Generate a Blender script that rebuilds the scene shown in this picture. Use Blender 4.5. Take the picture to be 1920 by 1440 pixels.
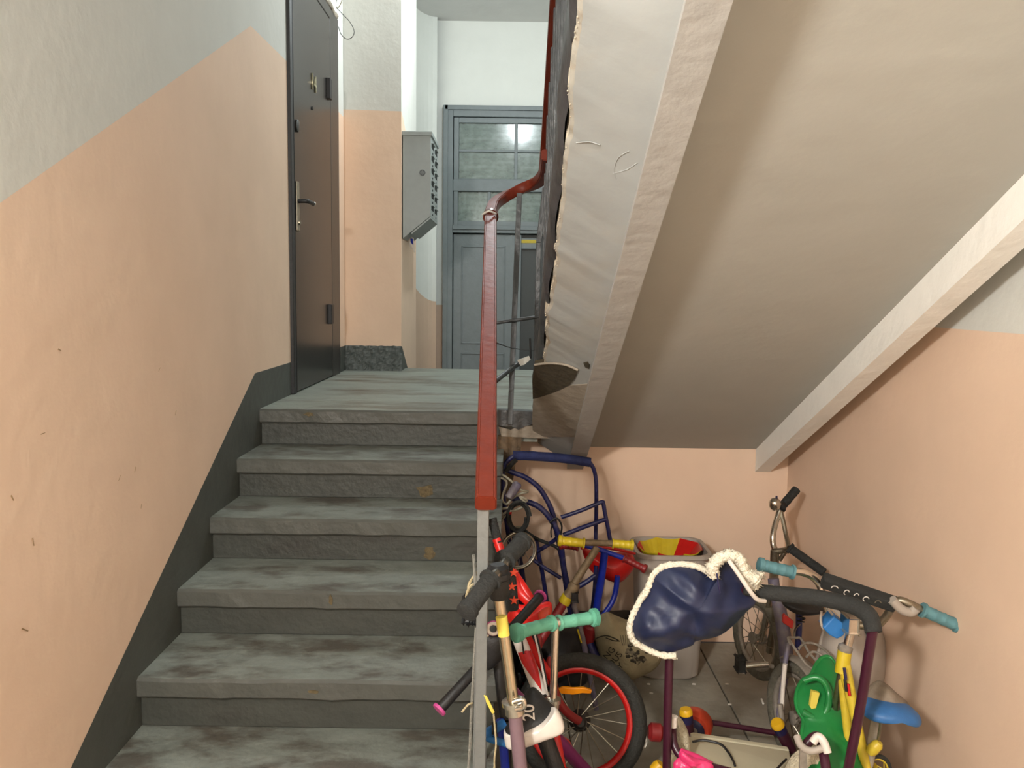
import bpy, bmesh, math, random
from mathutils import Vector, Matrix, noise
random.seed(7)
S = bpy.context.scene
COL = S.collection
for o in list(bpy.data.objects): bpy.data.objects.remove(o)

# ------------------------------------------------------------------ camera
F, YAW, PIT, ROL, CZ = 1600.0, 0.0003, 0.1048, 0.0136, 1.535
cy_, sy_, cp_, sp_ = math.cos(YAW), math.sin(YAW), math.cos(PIT), math.sin(PIT)
FW = Vector((sy_*cp_, cy_*cp_, -sp_)); RT = Vector((cy_, -sy_, 0)); UP = RT.cross(FW)
c_, s_ = math.cos(ROL), math.sin(ROL)
CR = c_*RT + s_*UP; CU = -s_*RT + c_*UP
camd = bpy.data.cameras.new('camera'); cam = bpy.data.objects.new('camera', camd); COL.objects.link(cam)
camd.sensor_width = 36; camd.lens = F/1920*36; camd.clip_start = 0.02
cam.matrix_world = Matrix(((CR.x, CU.x, -FW.x, 0), (CR.y, CU.y, -FW.y, 0), (CR.z, CU.z, -FW.z, CZ), (0, 0, 0, 1)))
S.camera = cam
def P(px, py, Y):
    """real point at distance Y (metres in front of the viewer's feet) seen at a photo position"""
    d = CR*((px-960)/F) - CU*((py-720)/F) + FW
    return d*(Y/d.y) + Vector((0, 0, CZ))

# ------------------------------------------------------------------ light
w = bpy.data.worlds.new('world'); S.world = w; w.use_nodes = True
w.node_tree.nodes['Background'].inputs[0].default_value = (0.9, 0.93, 1, 1)
w.node_tree.nodes['Background'].inputs[1].default_value = 0.02
def lamp(name, loc, power, col, r):
    l = bpy.data.lights.new(name, 'POINT'); l.energy = power; l.color = col; l.shadow_soft_size = r
    o = bpy.data.objects.new(name, l); COL.objects.link(o); o.location = loc; return o
LOW = Vector((-.88, -.50, 2.25)); TOP = Vector((.06, 5.24, 3.57))
lamp('lower_light', LOW, 300, (1.0, .965, .905), .11)
lamp('landing_light', TOP, 66, (.90, .98, 1.0), .06)
vs = S.view_settings; vs.view_transform = 'Standard'; vs.look = 'None'; vs.gamma = 1; vs.use_curve_mapping = False; vs.exposure = 0.0

# ------------------------------------------------------------------ materials
def srgb(c): return tuple((v/255/12.92 if v/255 <= .04045 else ((v/255+.055)/1.055)**2.4) for v in c)
MATS = {}
def mat(name, col, rough=.6, metal=0.0, bump=0.0, bscale=40, var=0.0, vscale=4, col2=None, mix=(.45, .6), stretch=None, emit=0, spec=.5, coat=0, ext=None):
    m = bpy.data.materials.new(name); m.use_nodes = True; nt = m.node_tree; b = nt.nodes['Principled BSDF']
    c = srgb(col); b.inputs['Base Color'].default_value = (*c, 1); b.inputs['Roughness'].default_value = rough
    b.inputs['Metallic'].default_value = metal; b.inputs['Specular IOR Level'].default_value = spec; b.inputs['Coat Weight'].default_value = coat
    tc = nt.nodes.new('ShaderNodeTexCoord'); src = tc.outputs['Object']
    if stretch:
        mp = nt.nodes.new('ShaderNodeMapping'); mp.inputs['Scale'].default_value = stretch; nt.links.new(src, mp.inputs[0]); src2 = mp.outputs[0]
    else: src2 = src
    out = None
    if col2 is not None:
        n = nt.nodes.new('ShaderNodeTexNoise'); n.inputs['Scale'].default_value = vscale; n.inputs['Detail'].default_value = 8; n.inputs['Roughness'].default_value = .65
        nt.links.new(src2, n.inputs['Vector']); r = nt.nodes.new('ShaderNodeValToRGB'); nt.links.new(n.outputs[0], r.inputs[0])
        r.color_ramp.elements[0].position = mix[0]; r.color_ramp.elements[1].position = mix[1]
        r.color_ramp.elements[0].color = (*c, 1); r.color_ramp.elements[1].color = (*srgb(col2), 1); out = r.outputs[0]
    if var:
        n2 = nt.nodes.new('ShaderNodeTexNoise'); n2.inputs['Scale'].default_value = vscale*2.7; n2.inputs['Detail'].default_value = 6
        nt.links.new(src2, n2.inputs['Vector']); mr = nt.nodes.new('ShaderNodeMapRange'); nt.links.new(n2.outputs[0], mr.inputs[0])
        mr.inputs[1].default_value = .3; mr.inputs[2].default_value = .7; mr.inputs[3].default_value = 1-var; mr.inputs[4].default_value = 1+var
        mx = nt.nodes.new('ShaderNodeMix'); mx.data_type = 'RGBA'; mx.blend_type = 'MULTIPLY'; mx.inputs[0].default_value = 1
        if out: nt.links.new(out, mx.inputs[6])
        else: mx.inputs[6].default_value = (*c, 1)
        nt.links.new(mr.outputs[0], mx.inputs[7]); out = mx.outputs[2]
    if out: nt.links.new(out, b.inputs['Base Color'])
    if bump:
        n3 = nt.nodes.new('ShaderNodeTexNoise'); n3.inputs['Scale'].default_value = bscale; n3.inputs['Detail'].default_value = 6
        nt.links.new(src, n3.inputs['Vector']); bp = nt.nodes.new('ShaderNodeBump'); bp.inputs['Strength'].default_value = bump; bp.inputs['Distance'].default_value = .01
        nt.links.new(n3.outputs[0], bp.inputs['Height']); nt.links.new(bp.outputs[0], b.inputs['Normal'])
    if emit: b.inputs['Emission Color'].default_value = (*c, 1); b.inputs['Emission Strength'].default_value = emit
    MATS[name] = m; return m
M = MATS
mat('orange', (229, 200, 176), .75, bump=.18, bscale=18, var=.03, vscale=1.6, col2=(224, 194, 169), mix=(.35, .75))
mat('whitewash', (238, 240, 235), .8, bump=.2, bscale=22, var=.02, vscale=2)
mat('white', (208, 208, 202), .8, bump=.22, bscale=22, var=.03, vscale=2)
mat('ceil', (214, 213, 210), .85, bump=.3, bscale=14, var=.03, vscale=2)
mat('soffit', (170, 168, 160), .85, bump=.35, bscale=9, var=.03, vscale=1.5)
mat('beam', (242, 240, 234), .75, bump=.35, bscale=22, var=.03, vscale=3)  # right stringer: whitewash lightened so its inner face looks brightly lit
mat('strip', (156, 159, 158), .75, bump=.32, bscale=11, var=.05, vscale=5, stretch=(.5, .3, 1.2), col2=(160, 154, 142), mix=(.5, .8))
mat('rimstain', (168, 164, 154), .85, bump=.6, bscale=14, var=.1, vscale=9, col2=(136, 118, 92), mix=(.45, .75))
mat('beamshaded', (166, 164, 160), .75, bump=.4, bscale=22, var=.04, vscale=3)  # left stringer: same whitewash darkened, its weaker light painted into the colour
mat('crumb', (190, 178, 158), .9, bump=.8, bscale=60, var=.2, vscale=30)
mat('base', (74, 77, 72), .6, bump=.3, bscale=25, var=.08, vscale=4)
mat('basedark', (84, 90, 88), .55, bump=1.0, bscale=30, var=.12, vscale=12)
mat('tread', (114, 119, 112), .55, bump=.35, bscale=40, var=.16, vscale=4.5, stretch=(.9, 1.7, 1), col2=(78, 74, 66), mix=(.46, .60))
mat('nose', (74, 75, 70), .5, bump=.35, bscale=35, var=.10, vscale=4)
mat('riser', (58, 60, 55), .5, bump=.35, bscale=35, var=.12, vscale=3.5, stretch=(.6, 1, 2.2), col2=(48, 46, 42), mix=(.55, .72))
mat('landing', (132, 138, 130), .55, bump=.3, bscale=40, var=.12, vscale=3.2, stretch=(.5, 1.2, 1), col2=(96, 91, 80), mix=(.50, .64))
mat('chip', (92, 80, 56), .9, bump=.8, bscale=60, var=.25, vscale=30)
mat('brownplaster', (120, 98, 74), .9, bump=.8, bscale=30, var=.3, vscale=14, col2=(84, 74, 62), mix=(.4, .7))
mat('greyplaster', (150, 140, 126), .9, bump=.7, bscale=16, var=.16, vscale=9, stretch=(1, .5, 3))
mat('hole', (62, 54, 38), .95, bump=.8, bscale=30, var=.3, vscale=15)
mat('stain', (150, 122, 86), .9, bump=.5, bscale=40, var=.2, vscale=20)
mat('floor', (146, 142, 130), .7, bump=.4, bscale=30, var=.14, vscale=3, col2=(122, 116, 104), mix=(.45, .7))
mat('darkgrey', (64, 66, 68), .4, bump=.5, bscale=30, var=.12, vscale=8)
mat('drip', (58, 59, 62), .45, bump=.6, bscale=18, var=.2, vscale=7, col2=(40, 40, 42), mix=(.45, .6))
mat('post', (108, 110, 108), .4, bump=.25, bscale=60, var=.06, vscale=12)
mat('wood', (108, 42, 27), .40, bump=.12, bscale=30, var=.10, vscale=9, spec=.14)
mat('woodend', (92, 34, 20), .3, bump=.1, bscale=30, var=.10, vscale=9)
mat('tape', (205, 200, 190), .5)
mat('doorleaf', (30, 26, 25), .27, bump=.05, bscale=9, var=.04, vscale=2, spec=.5)
mat('doorframe', (44, 40, 38), .35, bump=.08, bscale=20)
mat('black', (20, 20, 22), .5, bump=.15, bscale=120)
mat('chrome', (205, 200, 190), .22, metal=1, var=.08, vscale=30)
mat('dullchrome', (150, 143, 128), .38, metal=1, var=.15, vscale=40)
mat('brass', (200, 192, 160), .3, metal=.8)
mat('mailgrey', (142, 148, 146), .45, var=.04, vscale=8)
mat('maildark', (20, 22, 24), .7)
mat('stamp', (70, 74, 80), .8)
mat('doorgrey', (118, 127, 130), .45, bump=.18, bscale=40, var=.05, vscale=6)
mat('doordark', (66, 70, 70), .5, bump=.1, bscale=40)
mat('yellow', (196, 172, 30), .45, var=.06, vscale=20)
mat('foamblk', (36, 37, 36), .85, bump=.4, bscale=180, var=.1, vscale=30)
mat('mint', (100, 170, 144), .5, bump=.2, bscale=90)
mat('teal', (88, 132, 140), .55, bump=.2, bscale=90, var=.08, vscale=30)
mat('indigo', (32, 34, 84), .4, var=.2, vscale=25, col2=(70, 68, 92), mix=(.5, .75))
mat('foamblue', (34, 44, 92), .8, bump=.4, bscale=90, var=.2, vscale=14)
mat('blue', (24, 44, 158), .35, var=.1, vscale=20)
mat('red', (184, 22, 20), .35, var=.06, vscale=20)
mat('redbright', (208, 30, 26), .3, emit=0)
mat('darkred', (128, 26, 28), .45, var=.1, vscale=20)
mat('orangered', (190, 62, 34), .4)
mat('whitep', (214, 206, 198), .35, var=.03, vscale=20)
mat('tyre', (36, 36, 32), .75, bump=.5, bscale=120, var=.15, vscale=20)
mat('dusttyre', (92, 88, 76), .9, bump=.5, bscale=120, var=.2, vscale=20)
mat('amber', (240, 150, 20), .2)
mat('redlens', (170, 16, 14), .2)
mat('mauve', (112, 90, 98), .4, var=.08, vscale=20)
mat('magenta', (108, 30, 84), .35, var=.06, vscale=20)
mat('pinkcap', (180, 66, 130), .45)
mat('pink', (216, 56, 112), .28, bump=.5, bscale=25)
mat('navy', (26, 35, 66), .5, bump=.35, bscale=10, var=.08, vscale=10, spec=.5)
mat('fur', (240, 232, 212), .95, bump=1.0, bscale=140, var=.06, vscale=60)
mat('creamfur', (196, 186, 162), .95, bump=1.0, bscale=160, var=.08, vscale=40)
mat('cream', (204, 196, 170), .7, bump=.1, bscale=30, var=.03, vscale=5)
mat('burg', (60, 20, 38), .35, var=.12, vscale=30)
mat('navyplastic', (26, 24, 66), .4)
mat('capyellow', (214, 166, 24), .4)
mat('bagcloth', (150, 138, 108), .95, bump=.6, bscale=60, var=.10, vscale=8)
mat('print', (50, 46, 36), .95, var=.3, vscale=40)
mat('printgrey', (112, 102, 84), .95, var=.3, vscale=40)
mat('bin', (166, 156, 146), .5, var=.03, vscale=6)
mat('tubp', (178, 168, 158), .45, var=.05, vscale=8)
mat('green', (26, 116, 56), .32, bump=.15, bscale=14, var=.08, vscale=6, col2=(26, 112, 54), mix=(.4, .7))
mat('sticker', (214, 196, 84), .6)
mat('greydust', (140, 132, 122), .6, metal=.25, var=.15, vscale=25)
mat('violet', (96, 90, 112), .5, var=.15, vscale=20, col2=(122, 114, 104), mix=(.4, .7))
mat('blueplate', (38, 110, 178), .45, var=.08, vscale=14)
mat('saddleblue', (44, 96, 152), .5, bump=.15, bscale=60, var=.08, vscale=20)
mat('saddledust', (124, 112, 98), .8, bump=.3, bscale=60, var=.15, vscale=20)
mat('yellowframe', (196, 172, 50), .4, var=.1, vscale=20)
mat('rust', (116, 98, 74), .6, metal=.2, var=.2, vscale=30)
mat('cable', (150, 144, 126), .6, var=.1, vscale=30)
mat('rope', (176, 162, 128), .9, bump=.5, bscale=200)
mat('greyrope', (128, 126, 118), .9, bump=.5, bscale=200)
mat('debris', (226, 222, 214), .8)
mat('goldsteel', (196, 188, 166), .2, metal=1, var=.1, vscale=20)
def lampmat(name, col, st):
    m = bpy.data.materials.new(name); m.use_nodes = True; b = m.node_tree.nodes['Principled BSDF']
    b.inputs['Emission Color'].default_value = (*col, 1); b.inputs['Emission Strength'].default_value = st; M[name] = m
lampmat('glowcool', (.9, .98, 1), 30); lampmat('glowwarm', (1, .9, .72), 25)
g = bpy.data.materials.new('glass'); g.use_nodes = True; nt = g.node_tree; b = nt.nodes['Principled BSDF']
b.inputs['Base Color'].default_value = (*srgb((150, 165, 160)), 1); b.inputs['Roughness'].default_value = .16; b.inputs['Specular IOR Level'].default_value = .9
tr = nt.nodes.new('ShaderNodeBsdfTransparent'); tr.inputs[0].default_value = (.8, .86, .84, 1); ms = nt.nodes.new('ShaderNodeMixShader')
nz = nt.nodes.new('ShaderNodeTexNoise'); nz.inputs['Scale'].default_value = 6; nz.inputs['Detail'].default_value = 6
mr = nt.nodes.new('ShaderNodeMapRange'); mr.inputs[1].default_value = .3; mr.inputs[2].default_value = .7; mr.inputs[3].default_value = .35; mr.inputs[4].default_value = .75
nt.links.new(nz.outputs[0], mr.inputs[0]); nt.links.new(mr.outputs[0], ms.inputs[0]); nt.links.new(tr.outputs[0], ms.inputs[1]); nt.links.new(b.outputs[0], ms.inputs[2])
nt.links.new(ms.outputs[0], nt.nodes['Material Output'].inputs[0]); M['glass'] = g

# ------------------------------------------------------------------ object helpers
def props(o, label=None, cat=None, group=None, kind=None):
    if label: o['label'] = label
    if cat: o['category'] = cat
    if group: o['group'] = group
    if kind: o['kind'] = kind
    return o
ORG = {}
def thing(name, label, cat, loc, group=None, kind=None):
    o = bpy.data.objects.new(name, None); COL.objects.link(o); o.location = loc; o.empty_display_size = .05
    ORG[o.name] = Vector(loc); return props(o, label, cat, group, kind)
def link(name, me, mats, parent=None, label=None, cat=None, group=None, kind=None, smooth=False):
    if not isinstance(mats, (list, tuple)): mats = [mats]
    for m in mats: me.materials.append(M[m])
    if smooth:
        for p in me.polygons: p.use_smooth = True
    o = bpy.data.objects.new(name, me); COL.objects.link(o)
    if parent is not None:
        o.parent = parent
        if parent.name in ORG: o.location = -ORG[parent.name]
    return props(o, label, cat, group, kind)
def poly(name, faces, mats, parent=None, solid=0, bevel=0, **k):
    """faces: list of (points, material index)"""
    vs_, fs, mi = [], [], []
    for pts, i in faces:
        fs.append(list(range(len(vs_), len(vs_)+len(pts)))); vs_ += [tuple(p) for p in pts]; mi.append(i)
    me = bpy.data.meshes.new(name); me.from_pydata(vs_, [], fs)
    for p, i in zip(me.polygons, mi): p.material_index = i
    o = link(name, me, mats, parent, **k)
    if solid: md = o.modifiers.new('t', 'SOLIDIFY'); md.thickness = solid; md.offset = -1
    return o
def box(name, lo, hi, m, parent=None, bevel=0, rot=None, **k):
    bm = bmesh.new(); bmesh.ops.create_cube(bm, size=1)
    c = (Vector(lo)+Vector(hi))/2; s = Vector(hi)-Vector(lo)
    for v in bm.verts:
        v.co = Vector((v.co.x*s.x, v.co.y*s.y, v.co.z*s.z))
    if bevel: bmesh.ops.bevel(bm, geom=bm.edges[:], offset=bevel, segments=2, affect='EDGES', profile=.5)
    for v in bm.verts: v.co = (rot @ v.co if rot else v.co) + c
    me = bpy.data.meshes.new(name); bm.to_mesh(me); bm.free(); return link(name, me, m, parent, **k)
def prism(name, pts, ext, m, parent=None, bevel=0, **k):
    """polygon pts extruded by vector ext"""
    bm = bmesh.new(); a = [bm.verts.new(p) for p in pts]; f = bm.faces.new(a)
    r = bmesh.ops.extrude_face_region(bm, geom=[f])
    for v in [x for x in r['geom'] if isinstance(x, bmesh.types.BMVert)]: v.co += Vector(ext)
    bmesh.ops.recalc_face_normals(bm, faces=bm.faces[:])
    if bevel: bmesh.ops.bevel(bm, geom=bm.edges[:], offset=bevel, segments=2, affect='EDGES', profile=.5)
    me = bpy.data.meshes.new(name); bm.to_mesh(me); bm.free(); return link(name, me, m, parent, **k)
def smoothpath(pts, n=6):
    if len(pts) < 3: return pts
    out = []
    for i in range(len(pts)-1):
        p0 = pts[max(i-1, 0)]; p1 = pts[i]; p2 = pts[i+1]; p3 = pts[min(i+2, len(pts)-1)]
        for j in range(n):
            t = j/n
            out.append(.5*((2*p1)+(p2-p0)*t+(2*p0-5*p1+4*p2-p3)*t*t+(3*p1-p0-3*p2+p3)*t**3))
    out.append(pts[-1]); return out
def tubemesh(pts, rad, n=12, prof=None, jit=0, bm=None, closed=False):
    """sweep a circle or a profile; rad number or list"""
    own = bm is None
    if own: bm = bmesh.new()
    N = len(pts); rings = []
    rs = rad if isinstance(rad, (list, tuple)) else [rad]*N
    t0 = (pts[1]-pts[0]).normalized(); ref = Vector((0, 0, 1)) if abs(t0.z) < .9 else Vector((1, 0, 0))
    u = t0.cross(ref).normalized(); 
    for i in range(N):
        a = pts[max(i-1, 0)]; c = pts[min(i+1, N-1)]
        if closed: a = pts[(i-1) % N]; c = pts[(i+1) % N]
        t = (c-a).normalized(); u = (u-t*u.dot(t)).normalized(); v = t.cross(u)
        ring = []
        for j in range(len(prof) if prof else n):
            if prof: x, y = prof[j]
            else:
                an = 2*math.pi*j/n; x, y = math.cos(an), math.sin(an)
            r = rs[i]*(1+(random.uniform(-jit, jit) if jit else 0))
            ring.append(bm.verts.new(pts[i]+u*x*r+v*y*r))
        rings.append(ring)
    K = len(rings[0])
    for i in range(N-1 if not closed else N):
        A, B = rings[i], rings[(i+1) % N]
        for j in range(K): bm.faces.new((A[j], A[(j+1) % K], B[(j+1) % K], B[j]))
    if not closed: bm.faces.new(rings[0][::-1]); bm.faces.new(rings[-1])
    if own:
        bmesh.ops.recalc_face_normals(bm, faces=bm.faces[:])
        me = bpy.data.meshes.new('t'); bm.to_mesh(me); bm.free(); me.shade_smooth() if hasattr(me, 'shade_smooth') else None
        if hasattr(me, 'set_sharp_from_angle'): me.set_sharp_from_angle(angle=.9)
        return me
def V3(p): return p if isinstance(p, Vector) else P(*p)
def T(name, pts, r, m, parent=None, sm=True, n=12, jit=0, closed=False, **k):
    pts = [V3(p) for p in pts]
    rr = r
    if sm and len(pts) > 2:
        rr_n = len(pts); pts2 = smoothpath(pts)
        if isinstance(r, (list, tuple)):
            rr = []
            for i in range(rr_n-1): rr += [r[i]+(r[i+1]-r[i])*j/6 for j in range(6)]
            rr.append(r[-1])
        pts = pts2
    return link(name, tubemesh(pts, rr, n, None, jit, None, closed), m, parent, **k)
def lathe(name, a, b, prof, m, parent=None, n=20, **k):
    """profile [(t along a-b 0..1, radius)] round axis a-b"""
    a, b = V3(a), V3(b); pts = [a+(b-a)*t for t, r in prof]
    ax = (b-a).normalized(); u = ax.cross(Vector((0, 0, 1)) if abs(ax.z) < .9 else Vector((1, 0, 0))).normalized(); v = ax.cross(u)
    bm = bmesh.new(); R = []
    for p, (t, r) in zip(pts, prof): R.append([bm.verts.new(p+(u*math.cos(2*math.pi*j/n)+v*math.sin(2*math.pi*j/n))*max(r, 1e-5)) for j in range(n)])
    for A, B in zip(R, R[1:]):
        for j in range(n): bm.faces.new((A[j], A[(j+1) % n], B[(j+1) % n], B[j]))
    bm.faces.new(R[0][::-1]); bm.faces.new(R[-1]); bmesh.ops.recalc_face_normals(bm, faces=bm.faces[:])
    me = bpy.data.meshes.new(name); bm.to_mesh(me); bm.free(); me.shade_smooth()
    me.set_sharp_from_angle(angle=.7); return link(name, me, m, parent, **k)
def grip(a, b, r, m, parent, name='grip', end='a', bulb=1.35, ribs=6, **k):
    """handlebar grip with flange near the inner end, a bulb at the outer end and fine ribs"""
    if end == 'b': a, b = b, a
    pr = [(0, r*bulb*.75), (.02, r*bulb), (.14, r*bulb), (.16, r)]
    for i in range(ribs):
        t = .2+i*.7/ribs; pr += [(t, r), (t+.02, r*1.06), (t+.05, r*1.06), (t+.07, r)]
    pr += [(.93, r), (.94, r*1.28), (1, r*1.28)]
    return lathe(name, a, b, pr, m, parent, **k)
def pillow(name, outline, Y, thick, m, parent=None, back=.4, wr=0, wf=9, seed=0, res=4, pw=.5, fold=0, **k):
    """a stuffed or draped body: rounded front and back over a smooth outline"""
    pts = [P(x, y, Y) if not callable(Y) else P(x, y, Y(x, y)) for x, y in outline]
    pts = pts+[pts[0]]; sp = []
    N0 = len(pts)-1
    for i in range(N0):
        p0, p1, p2, p3 = pts[(i-1) % N0], pts[i], pts[(i+1) % N0], pts[(i+2) % N0]
        for j in range(res):
            t = j/res; sp.append(.5*((2*p1)+(p2-p0)*t+(2*p0-5*p1+4*p2-p3)*t*t+(3*p1-p0-3*p2+p3)*t**3))
    c = sum(sp, Vector())/len(sp); bm = bmesh.new(); R = 14
    def ring(s, sg):
        out = []
        for q in sp:
            p = c+(q-c)*s; h = thick*(max(0, 1-s**2.2))**pw
            d = wr*noise.noise(Vector((p.x*wf+seed, p.z*wf, seed*.7)))+wr*.5*noise.noise(Vector((p.x*wf*2.3+seed, p.z*wf*2.3, seed)))
            if fold: q2 = (p.x*.8+p.z*1.1); d += fold*(1-abs(noise.noise(Vector((q2*14+seed, (p.x-p.z)*5, seed))))*4)
            out.append(bm.verts.new(p+Vector((0, -sg*h*(1 if sg > 0 else back)-d*(1-s**6), 0))))
        return out
    S1 = [math.sin(math.pi/2*i/R) for i in range(R, 0, -1)]
    edge = ring(1, 1)
    for sg in (1, -1):
        prev = edge
        for s in S1[1:]:
            cur = ring(s, sg)
            for j in range(len(sp)): bm.faces.new((prev[j], prev[(j+1) % len(sp)], cur[(j+1) % len(sp)], cur[j]))
            prev = cur
        cc = bm.verts.new(sum((v.co for v in prev), Vector())/len(prev))
        for j in range(len(sp)): bm.faces.new((prev[j], prev[(j+1) % len(sp)], cc))
    bmesh.ops.recalc_face_normals(bm, faces=bm.faces[:])
    me = bpy.data.meshes.new(name); bm.to_mesh(me); bm.free(); me.shade_smooth(); return link(name, me, m, parent, **k)
def ball(name, c, r, m, parent=None, sq=(1, 1, 1), **k):
    bm = bmesh.new(); bmesh.ops.create_uvsphere(bm, u_segments=20, v_segments=12, radius=r)
    for v in bm.verts: v.co = Vector((v.co.x*sq[0], v.co.y*sq[1], v.co.z*sq[2]))+V3(c)
    me = bpy.data.meshes.new(name); bm.to_mesh(me); bm.free(); me.shade_smooth(); return link(name, me, m, parent, **k)
def wheel(parent, c, nrm, R, tr, mt, mrim, mhub, ns=16, mspoke='dullchrome', fancy=True):
    c = V3(c); nrm = Vector(nrm).normalized(); u = nrm.cross(Vector((0, 0, 1))).normalized(); v = nrm.cross(u)
    def circ(r, off=0, n=48): return [c+nrm*off+(u*math.cos(2*math.pi*i/n)+v*math.sin(2*math.pi*i/n))*r for i in range(n)]
    wp_ = link('wheel', tubemesh(circ(R-tr), tr, 12, closed=True), mt, parent)
    link('rim', tubemesh(circ(R-2.05*tr), tr*.55, 8, closed=True), mrim, wp_)
    lathe('hub', c-nrm*.03, c+nrm*.03, [(0, .012), (.05, .022), (.2, .022), (.25, .012), (.75, .012), (.8, .022), (.95, .022), (1, .012)], mhub, wp_)
    for i in range(ns):
        a = 2*math.pi*i/ns; e = c+(u*math.cos(a)+v*math.sin(a))*(R-2.2*tr); b_ = c+(u*math.cos(a+.5)+v*math.sin(a+.5))*.02+nrm*(.024 if i % 2 else -.024)
        link('spoke', tubemesh([b_, e], .0016, 4), mspoke, wp_)
def text(name, s, loc, xdir, ydir, size, m, parent=None, ext=.0006, **k):
    cu = bpy.data.curves.new(name, 'FONT'); cu.body = s; cu.size = size; cu.extrude = ext; cu.align_x = 'CENTER'; cu.align_y = 'CENTER'
    tmp = bpy.data.objects.new('tmp', cu); COL.objects.link(tmp); bpy.context.view_layer.update()
    me = bpy.data.meshes.new_from_object(tmp); bpy.data.objects.remove(tmp)
    x = Vector(xdir).normalized(); y = Vector(ydir); y = (y-x*y.dot(x)).normalized(); z = x.cross(y)
    for v in me.vertices: v.co = V3(loc)+x*v.co.x+y*v.co.y+z*v.co.z
    me.materials.clear(); return link(name, me, m, parent, **k)

# ------------------------------------------------------------------ setting
XL, XR, YB, ZL, YE, ZC = -1.04, 1.215, 3.68, 1.05, 5.5, 3.92
CS, CB, CN = 2.715, 2.615, 2.945       # soffit, beam and nosing lines of the upper flight: z = C - Y/2
YR = -1.8
n0 = 3.49
# left wall: grey dado, apricot paint, whitewash (paint lines follow the stairs)
yb1 = 1.30; zb1 = 1.203-.535*(3.438-yb1)
yt1 = 1.26
poly('wall_left', [
    ([(XL, YR, 0), (XL, yb1, 0), (XL, yb1, max(zb1, .06)), (XL, YR, max(zb1, .06))], 0),
    ([(XL, yb1, 0), (XL, 3.438, 0), (XL, 3.438, 1.203), (XL, yb1, max(zb1, .06))], 0),
    ([(XL, 3.438, 0), (XL, 5.4, 0), (XL, 5.4, 1.203), (XL, 3.438, 1.203)], 0),
    ([(XL, YR, zb1), (XL, yb1, zb1), (XL, yt1, 1.456), (XL, YR, 1.456)], 1),
    ([(XL, yb1, zb1), (XL, 3.438, 1.203), (XL, 3.464, 2.565), (XL, yt1, 1.456)], 1),
    ([(XL, 3.438, 1.203), (XL, 5.4, 1.203), (XL, 5.4, 2.59), (XL, 3.464, 2.565)], 1),
    ([(XL, YR, 1.456), (XL, yt1, 1.456), (XL, 3.464, 2.565), (XL, 3.464, ZC), (XL, YR, ZC)], 2),
    ([(XL, 3.464, 2.565), (XL, 5.4, 2.59), (XL, 5.4, ZC), (XL, 3.464, ZC)], 2)], ['base', 'orange', 'white'], kind='structure')
poly('wall_right', [
    ([(XR, YR, 0), (XR, YB, 0), (XR, YB, 1.457), (XR, YR, 1.457)], 0),
    ([(XR, YR, 1.457), (XR, YB, 1.457), (XR, YB, ZC), (XR, YR, ZC)], 1)], ['orange', 'white'], kind='structure')
poly('wall_right', [([(XR, YB, 1.0), (XR, YE+.02, 1.0), (XR, YE+.02, ZC), (XR, YB, ZC)], 0)], ['white'], kind='structure')
poly('wall_back', [([(XL, YB, 0), (XR, YB, 0), (XR, YB, .97), (XL, YB, .97)], 0)], ['orange'], kind='structure')
poly('wall_rear', [([(XL, YR, 0), (XR, YR, 0), (XR, YR, 1.457), (XL, YR, 1.457)], 0), ([(XL, YR, 1.457), (XR, YR, 1.457), (XR, YR, ZC), (XL, YR, ZC)], 1)], ['orange', 'white'], kind='structure')
poly('ceiling', [([(XL-.2, YR, ZC), (XR+.2, YR, ZC), (XR+.2, 7.9, ZC), (XL-.2, 7.9, ZC)], 0)], ['ceil'], kind='structure')
def on_left(px, py):
    d = P(px, py, 1)-Vector((0, 0, CZ)); return d*((XL+.0012)/d.x)+Vector((0, 0, CZ))
wl = bpy.data.objects['wall_left']
for px_, py_, dx_, dy_ in [(254, 876, -2, 10), (265, 946, -1, 8), (225, 892, -3, 10), (108, 655, 6, 3), (76, 815, 8, -3), (330, 770, -2, 9), (60, 1010, 3, 14), (40, 1180, 12, 4), (300, 690, -3, 7), (20, 930, 5, 9)]:
    a, b2 = on_left(px_, py_), on_left(px_+dx_, py_+dy_); n_ = Vector((0, .0022, .0012))
    prism('scuff', [a, b2, b2+n_, a+n_*1.4], (.0006, 0, 0), 'stain', wl)
# floor of the lower hall: concrete slabs with open joints
fl = thing('floor', None, None, (0, 0, 0), kind='structure')
box('subfloor', (XL, YR, -.12), (XR, YB, -.012), 'chip', fl)
xs = [XL, -.42, .22, .845, XR]; ys = [YR, -.6, .55, 1.75, 2.86, YB]
for i in range(4):
    for j in range(5):
        box('slab', (xs[i]+.003, ys[j]+.003, -.02), (xs[i+1]-.003, ys[j+1]-.003, -.001*((i*3+j*5) % 3)), 'floor', fl, bevel=.002)
# landing slab
ld = thing('floor_landing', None, None, (0, 0, ZL), kind='structure')
box('landing_slab', (XL, n0+.31, .90), (XR, YE, ZL), 'landing', ld)
box('landing_slab', (XL, n0+.035, .90), (-.03, n0+.31, ZL-.0005), 'landing', ld)
box('landing_slab', (.11, n0+.06, .97), (XR, n0+.31, ZL-.0005), 'landing', ld)
box('landing_slab', (-.03, n0+.02, .925), (.11, n0+.31, ZL-.0005), 'landing', ld)
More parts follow.
